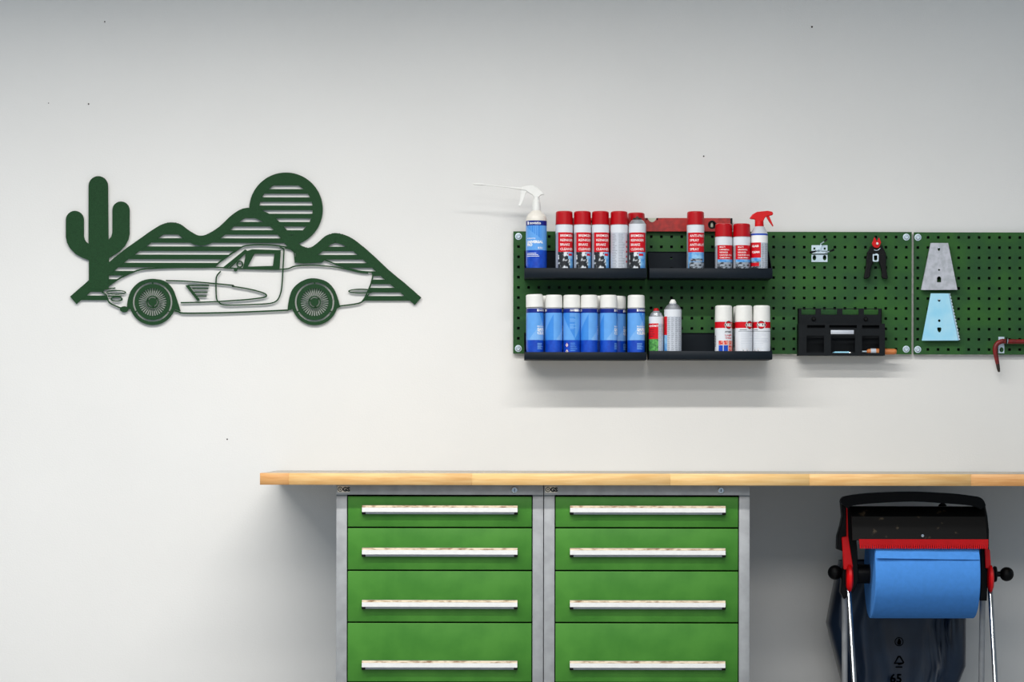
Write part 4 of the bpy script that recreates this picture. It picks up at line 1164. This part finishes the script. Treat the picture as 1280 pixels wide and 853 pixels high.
# ------------------------------------------------------------------ paper roll stand
def paper_stand():
    Q = lambda x, y: (1010+x/3.37, 600+y/3.37)
    dc = 0.44                                # depth of the roll axis
    t = thing('paper_roll_stand', (X(1152, dc), -dc, 0), 'black and red floor stand with chrome legs holding the blue paper roll', 'dispenser')
    o = t.location
    axis_z = Z(717, dc)
    df = 0.572                                # depth of the cover front
    L = lambda b, name, par=t: (b.shift(o), b.build(name, par))[1]
    # top handle: bowed bar
    b = MB()
    up = catmull([Q(135, 92), Q(140, 76), Q(160, 66), Q(250, 54), Q(430, 47), Q(600, 54), Q(690, 64), Q(720, 70), Q(736, 82), Q(746, 104)], 4)
    lo = catmull([Q(165, 118), Q(178, 110), Q(200, 104), Q(280, 96), Q(440, 89), Q(600, 98), Q(668, 104), Q(694, 108), Q(712, 114), Q(726, 122)], 4)
    dh = 0.50
    bm = bmesh.new()
    vs_ = [bm.verts.new((X(p[0], dh), -dh-0.018, Z(p[1], dh))) for p in up] + [bm.verts.new((X(p[0], dh), -dh-0.018, Z(p[1], dh))) for p in reversed(lo)]
    f = bm.faces.new(vs_); r = bmesh.ops.extrude_face_region(bm, geom=[f])
    bmesh.ops.translate(bm, verts=[e for e in r['geom'] if isinstance(e, bmesh.types.BMVert)], vec=(0, 0.036, 0))
    bmesh.ops.recalc_face_normals(bm, faces=bm.faces[:])
    b.bm(bm, 'plastic_black'); L(b, 'carry_handle')
    # side cheeks
    def cheek(pts, d, w, m, name):
        b = MB()
        bm = bmesh.new()
        vs_ = [bm.verts.new((X(p[0], d), -d-w/2, Z(p[1], d))) for p in pts]
        f = bm.faces.new(vs_); r = bmesh.ops.extrude_face_region(bm, geom=[f])
        bmesh.ops.translate(bm, verts=[e for e in r['geom'] if isinstance(e, bmesh.types.BMVert)], vec=(0, w, 0))
        bmesh.ops.recalc_face_normals(bm, faces=bm.faces[:])
        bmesh.ops.bevel(bm, geom=bm.edges[:], offset=0.002, segments=1, affect='EDGES', clamp_overlap=True)
        b.bm(bm, m); return L(b, name)
    cheek([Q(*p) for p in ((136, 84), (160, 100), (175, 118), (195, 150), (205, 300), (210, 420), (190, 470), (150, 500), (135, 470), (150, 300), (120, 290), (122, 235), (135, 190), (142, 150))], 0.46, 0.05, 'plastic_black', 'side_cheek')
    cheek([Q(*p) for p in ((708, 120), (738, 84), (752, 150), (758, 210), (758, 330), (752, 450), (750, 505), (722, 505), (726, 300), (722, 150))], 0.46, 0.05, 'plastic_black', 'side_cheek')
    # red inner edges and arms
    cheek([Q(*p) for p in ((152, 82), (164, 100), (174, 106), (166, 116), (170, 235), (180, 300), (190, 365), (182, 380), (150, 375), (146, 300), (142, 240), (163, 236), (162, 120))], 0.495, 0.012, 'plastic_red', 'red_arm')
    cheek([Q(*p) for p in ((738, 120), (744, 165), (748, 210), (757, 290), (766, 290), (772, 370), (748, 370), (744, 290), (738, 165))], 0.495, 0.012, 'plastic_red', 'red_arm')
    for cx, cy, rx in ((176, 412, 4.4), (770, 414, 3.8)):
        c = Q(cx, cy); b = MB()
        q = 28
        prof = [(0.001, -0.014), (0.7, -0.012), (1.0, -0.005), (1.0, 0.005), (0.7, 0.012), (0.001, 0.014)]
        cpos = P(c[0], c[1], 0.50)
        for i in range(len(prof)-1):
            v = []
            for (rr, hh) in (prof[i], prof[i+1]):
                v += [(cpos.x + hh*rx*sc(0.5)/0.0124*0.9, cpos.y + rr*0.030*math.cos(2*math.pi*k/q), cpos.z + rr*17.0*sc(0.5)*math.sin(2*math.pi*k/q)) for k in range(q)]
            b.add(v, [(k, (k+1) % q, q+(k+1) % q, q+k) for k in range(q)], 'plastic_red', True)
        L(b, 'pivot_boss')
    # cover plate, slightly sloping back at its top
    x0, x1 = X(1066, df), X(1234, df)
    zt, zb_ = Z(633.4, df), Z(675, df)
    b = MB()
    zk = Z(645.5, df)
    prof = [(-0.44, zt+0.0), (-0.495, zt), (-0.54, zk), (-df, zb_), (-df+0.004, zb_), (-0.536, zk-0.002), (-0.492, zt-0.004), (-0.44, zt-0.004)]
    v = [(x0, y, z) for y, z in prof] + [(x1, y, z) for y, z in prof]; n = len(prof)
    b.add(v, [tuple(range(n))[::-1], tuple(range(n, 2*n))] + [(k, (k+1) % n, n+(k+1) % n, n+k) for k in range(n)], 'cover_black')
    L(b, 'cover')
    # light scuffs and a screw on the cover
    c = Q(484, 233); b = MB(); b.lathe([(0.006, 0), (0.005, -0.003), (0, -0.0035)], 'chrome', 14, (X(c[0], df), -df+0.004, Z(c[1], df)), 'Y', True, False); L(b, 'cover_screw')
    # serrated tear bar
    b = MB(); dt = df+0.012
    xa, xb = X(1074, dt), X(1235.6, dt); za, zc_ = Z(673.6, dt), Z(680.0, dt); zd = Z(685.4, dt)
    n = 60
    out = [(xb, za), (xa, za), (xa+0.002, zc_)]
    for k in range(n):
        x_ = xa+0.002 + (xb-xa-0.002)*(k+0.5)/n
        out += [(x_ - (xb-xa)/n*0.25, zd), (x_ + (xb-xa)/n*0.25, zd), (xa+0.002+(xb-xa-0.002)*(k+1)/n, zc_+0.002)]
    b.sheet([out], 'plastic_red', -dt+0.010, -dt); L(b, 'tear_bar')
    # spindle hubs, knobs
    for side, px_ in ((-1, 1082), (1, 1227)):
        b = MB(); xs_ = X(px_, dc)
        b.lathe([(0.034, -0.022), (0.034, 0.022)] if side > 0 else [(0.034, -0.030), (0.034, 0.012)], 'plastic_black', 24, (xs_, -dc, axis_z), 'X'); L(b, 'spindle_hub')
    b = MB(); k = (X(1044, dc), -dc, Z(715.2, dc))
    b.sphere(k, 0.026, 'plastic_black', 20)
    b.lathe([(0.010, 0.018), (0.009, 0.03), (0.014, 0.034), (0.016, 0.05), (0.010, 0.056)], 'plastic_black', 16, k, 'X')
    L(b, 'knob')
    b = MB(); k = (X(1258.6, dc), -dc, Z(717.0, dc))
    b.sphere(k, 0.0255, 'plastic_black', 20)
    b.lathe([(0.027, -0.046), (0.029, -0.043), (0.027, -0.037), (0.010, -0.035), (0.009, -0.018)], 'plastic_black', 20, k, 'X')
    L(b, 'knob')
    # legs: front pair leans towards the viewer, rear pair drops almost straight
    for a, c in (((1061.0, 736), (1068.5, 853)), ((1238.2, 738), (1245.0, 853))):
        d_a, d_b = 0.49, 0.67
        pa, pb = P(a[0], a[1], d_a), P(c[0], c[1], d_b)
        f = pa.z/(pa.z-pb.z); e = pa + (pb-pa)*f*0.985
        b = MB(); b.tube([pa + (pa-pb)*0.12, e], 0.0090, 'leg_chrome', 14); L(b, 'leg')
        b = MB(); b.tube([e, e + (pb-pa).normalized()*0.012], 0.016, 'rubber_black', 14); L(b, 'foot')
    for a, c in (((1056.0, 745), (1056.4, 853)), ((1228.6, 745), (1227.2, 853))):
        d_a, d_b = 0.41, 0.36
        pa, pb = P(a[0], a[1], d_a), P(c[0], c[1], d_b)
        f = pa.z/(pa.z-pb.z); e = pa + (pb-pa)*f*0.985
        b = MB(); b.tube([pa + (pa-pb)*0.25, e], 0.0105, 'steel_grey', 14); L(b, 'leg')
        b = MB(); b.tube([e, e + (pb-pa).normalized()*0.008], 0.0145, 'rubber_black', 14); L(b, 'foot')
    # bag ring behind the roll
    b = MB()
    ring = [(X(1052, 0.2), -0.24, Z(712, 0.2)), (X(1050, 0.2), -0.05, Z(712, 0.2)), (X(1210, 0.2), -0.05, Z(712, 0.2)), (X(1210, 0.2), -0.24, Z(712, 0.2))]
    b.tube(ring + [ring[0]], 0.007, 'plastic_black', 8); L(b, 'bag_ring')
    b = MB(); b.tube([(X(1056, 0.39), -0.405, Z(700, 0.39)), (X(1052, 0.2), -0.24, Z(712, 0.2))], 0.008, 'plastic_black', 8); b.tube([(X(1227, 0.39), -0.405, Z(700, 0.39)), (X(1210, 0.2), -0.24, Z(712, 0.2))], 0.008, 'plastic_black', 8); L(b, 'bag_bracket')
    c = Q(567, 108); b = MB(); b.sphere((X(c[0], 0.40), -0.40, Z(c[1], 0.40)-0.004), 0.016, 'plastic_black', 16); L(b, 'rear_knob')

    # the roll, a thing of its own
    Rr = 0.157
    rx0, rx1 = X(1087.5, dc), X(1216.5, dc)
    rl = thing('paper_roll', ((rx0+rx1)/2, -dc, axis_z), 'large roll of blue wiping paper in the black and red floor stand', 'paper roll')
    h = (rx1-rx0)/2
    b = MB(); b.lathe([(0.036, -h), (Rr-0.002, -h), (Rr, -h+0.002), (Rr, h-0.002), (Rr-0.002, h), (0.036, h), (0.036, -h)], 'paper_blue', 72, (0, 0, 0), 'X', True, False)
    b.build('wound_paper', rl)
    b = MB(); b.lathe([(0.0355, -h-0.0005), (0.0355, h+0.0005)], 'paper_core', 24, (0, 0, 0), 'X', True, False); b.build('core', rl)
    # loose sheet hanging over the front of the roll from the tear bar
    b = MB(); v = []; cols = 22
    rad = Rr+0.003
    a_s, a_e = R(66), R(21)
    for i in range(cols+1):
        u = i/cols; x = -h+0.002 + (2*h-0.004)*u
        for j in range(9):
            a = a_s + (a_e-a_s)*j/8
            rr = rad + 0.006*(j/8)**2*(1-u*0.8) + 0.0008*math.sin(u*17)*(j/8)
            v.append((x, -rr*math.cos(a), rr*math.sin(a) + (0.003*(1-u) if j == 8 else 0)))
    b.add(v, [(i*9+j, i*9+j+1, (i+1)*9+j+1, (i+1)*9+j) for i in range(cols) for j in range(8)], 'paper_blue', True)
    b.build('loose_sheet', rl)

    # bin bag hanging behind
    bg = thing('bin_bag', (X(1124, 0.145), -0.145, 0.06), 'dark plastic bin bag with recycling marks hanging behind the paper roll', 'bag')
    bo = bg.location
    rings = []
    rowsz = [(700, 1049, 1214, 0.085), (727, 1043, 1212, 0.095), (752, 1038, 1208, 0.10), (778, 1033.5, 1206.5, 0.105), (805, 1040, 1206.5, 0.11), (831, 1047, 1206, 0.115), (853, 1053, 1197, 0.115), (900, 1058, 1196, 0.12), (950, 1064, 1192, 0.11), (985, 1090, 1170, 0.08)]
    dg = 0.145; n = 160
    for (py, pa, pb, hd) in rowsz:
        xa, xb = X(pa, dg), X(pb, dg); z = Z(py, dg)
        if z < 0.065: z = 0.065
        cx, hw = (xa+xb)/2, (xb-xa)/2
        ring = []
        for k in range(n):
            a = 2*math.pi*k/n
            ca, sa = math.cos(a), math.sin(a)
            e = 0.62
            x = cx + hw*math.copysign(abs(ca)**e, ca); y = -dg - hd*math.copysign(abs(sa)**e, sa)
            if sa > 0.15:
                u = (x-xa)/(xb-xa)
                tz = (Z(700, dg)-z)
                rdg = lambda u0, k, t0, w, h_: h_*max(0, 1-abs(u-u0-k*(tz-t0))/w)
                fold = rdg(0.885, -0.56, 0.21, 0.035, 0.020) - rdg(0.845, -0.62, 0.21, 0.045, 0.016) + rdg(0.78, -0.75, 0.26, 0.028, 0.018) - rdg(0.72, -0.72, 0.26, 0.05, 0.014) + rdg(0.07, 0.25, 0.22, 0.02, 0.008) + rdg(0.24, -0.25, 0.2, 0.07, 0.014) - rdg(0.36, 0.2, 0.2, 0.08, 0.010)
                y -= 1.5*fold + 0.003*math.sin(u*23+tz*9)
            ring.append((x, y, z))
        rings.append(ring)
    b = MB(); m_ = len(rings)
    b.add([p for r_ in rings for p in r_], [(i*n+k, (i+1)*n+k, (i+1)*n+(k+1) % n, i*n+(k+1) % n) for i in range(m_-1) for k in range(n)], 'bag_plastic', True)
    b.add(rings[-1], [tuple(range(n))], 'bag_plastic')
    b.shift(bo); bag = b.build('sack', bg)
    # printed marks, laid just proud of the front film
    b = MB()
    yp = -dg-0.1215
    def mark(pts_loops): b.sheet(pts_loops, 'bag_print', yp+0.0008, yp)
    s_ = sc(-yp)
    def pt(px, py): return (X(px, -yp), Z(py, -yp))
    cc = pt(1124.3, 801.8)
    ringp = lambda r: [(cc[0]+r*s_*math.cos(2*math.pi*k/24), cc[1]+r*s_*math.sin(2*math.pi*k/24)) for k in range(24)]
    mark([ringp(5.6), ringp(4.7)])
    mark([[pt(1122.6, 805.6), pt(1126.2, 805.6), pt(1126.8, 802), pt(1125.4, 798.4), pt(1124.2, 797.4), pt(1122.8, 800.0), pt(1121.9, 803)]])
    mark([[pt(1117.5, 829.5), pt(1122.5, 829.5), pt(1124, 831), pt(1129.5, 829.5), pt(1131, 827.5), pt(1126, 819.5), pt(1122.8, 819.5)], [pt(1119.6, 828.2), pt(1123.6, 821.4), pt(1125.2, 821.4), pt(1129.2, 827.8), pt(1126, 828.0), pt(1123.0, 828.0)]])
    b.ribbon([(1120, 833.5), (1128.5, 833.5)], 1.6, 'bag_print', -yp-0.0008, -yp)
    b.ftext('65', 11.5*s_*1.35, X(1120.5, -yp), yp, Z(853.0, -yp), 'bag_print', 'CENTER', 0.02)
    b.shift(bo); b.build('printed_marks', bg)
paper_stand()
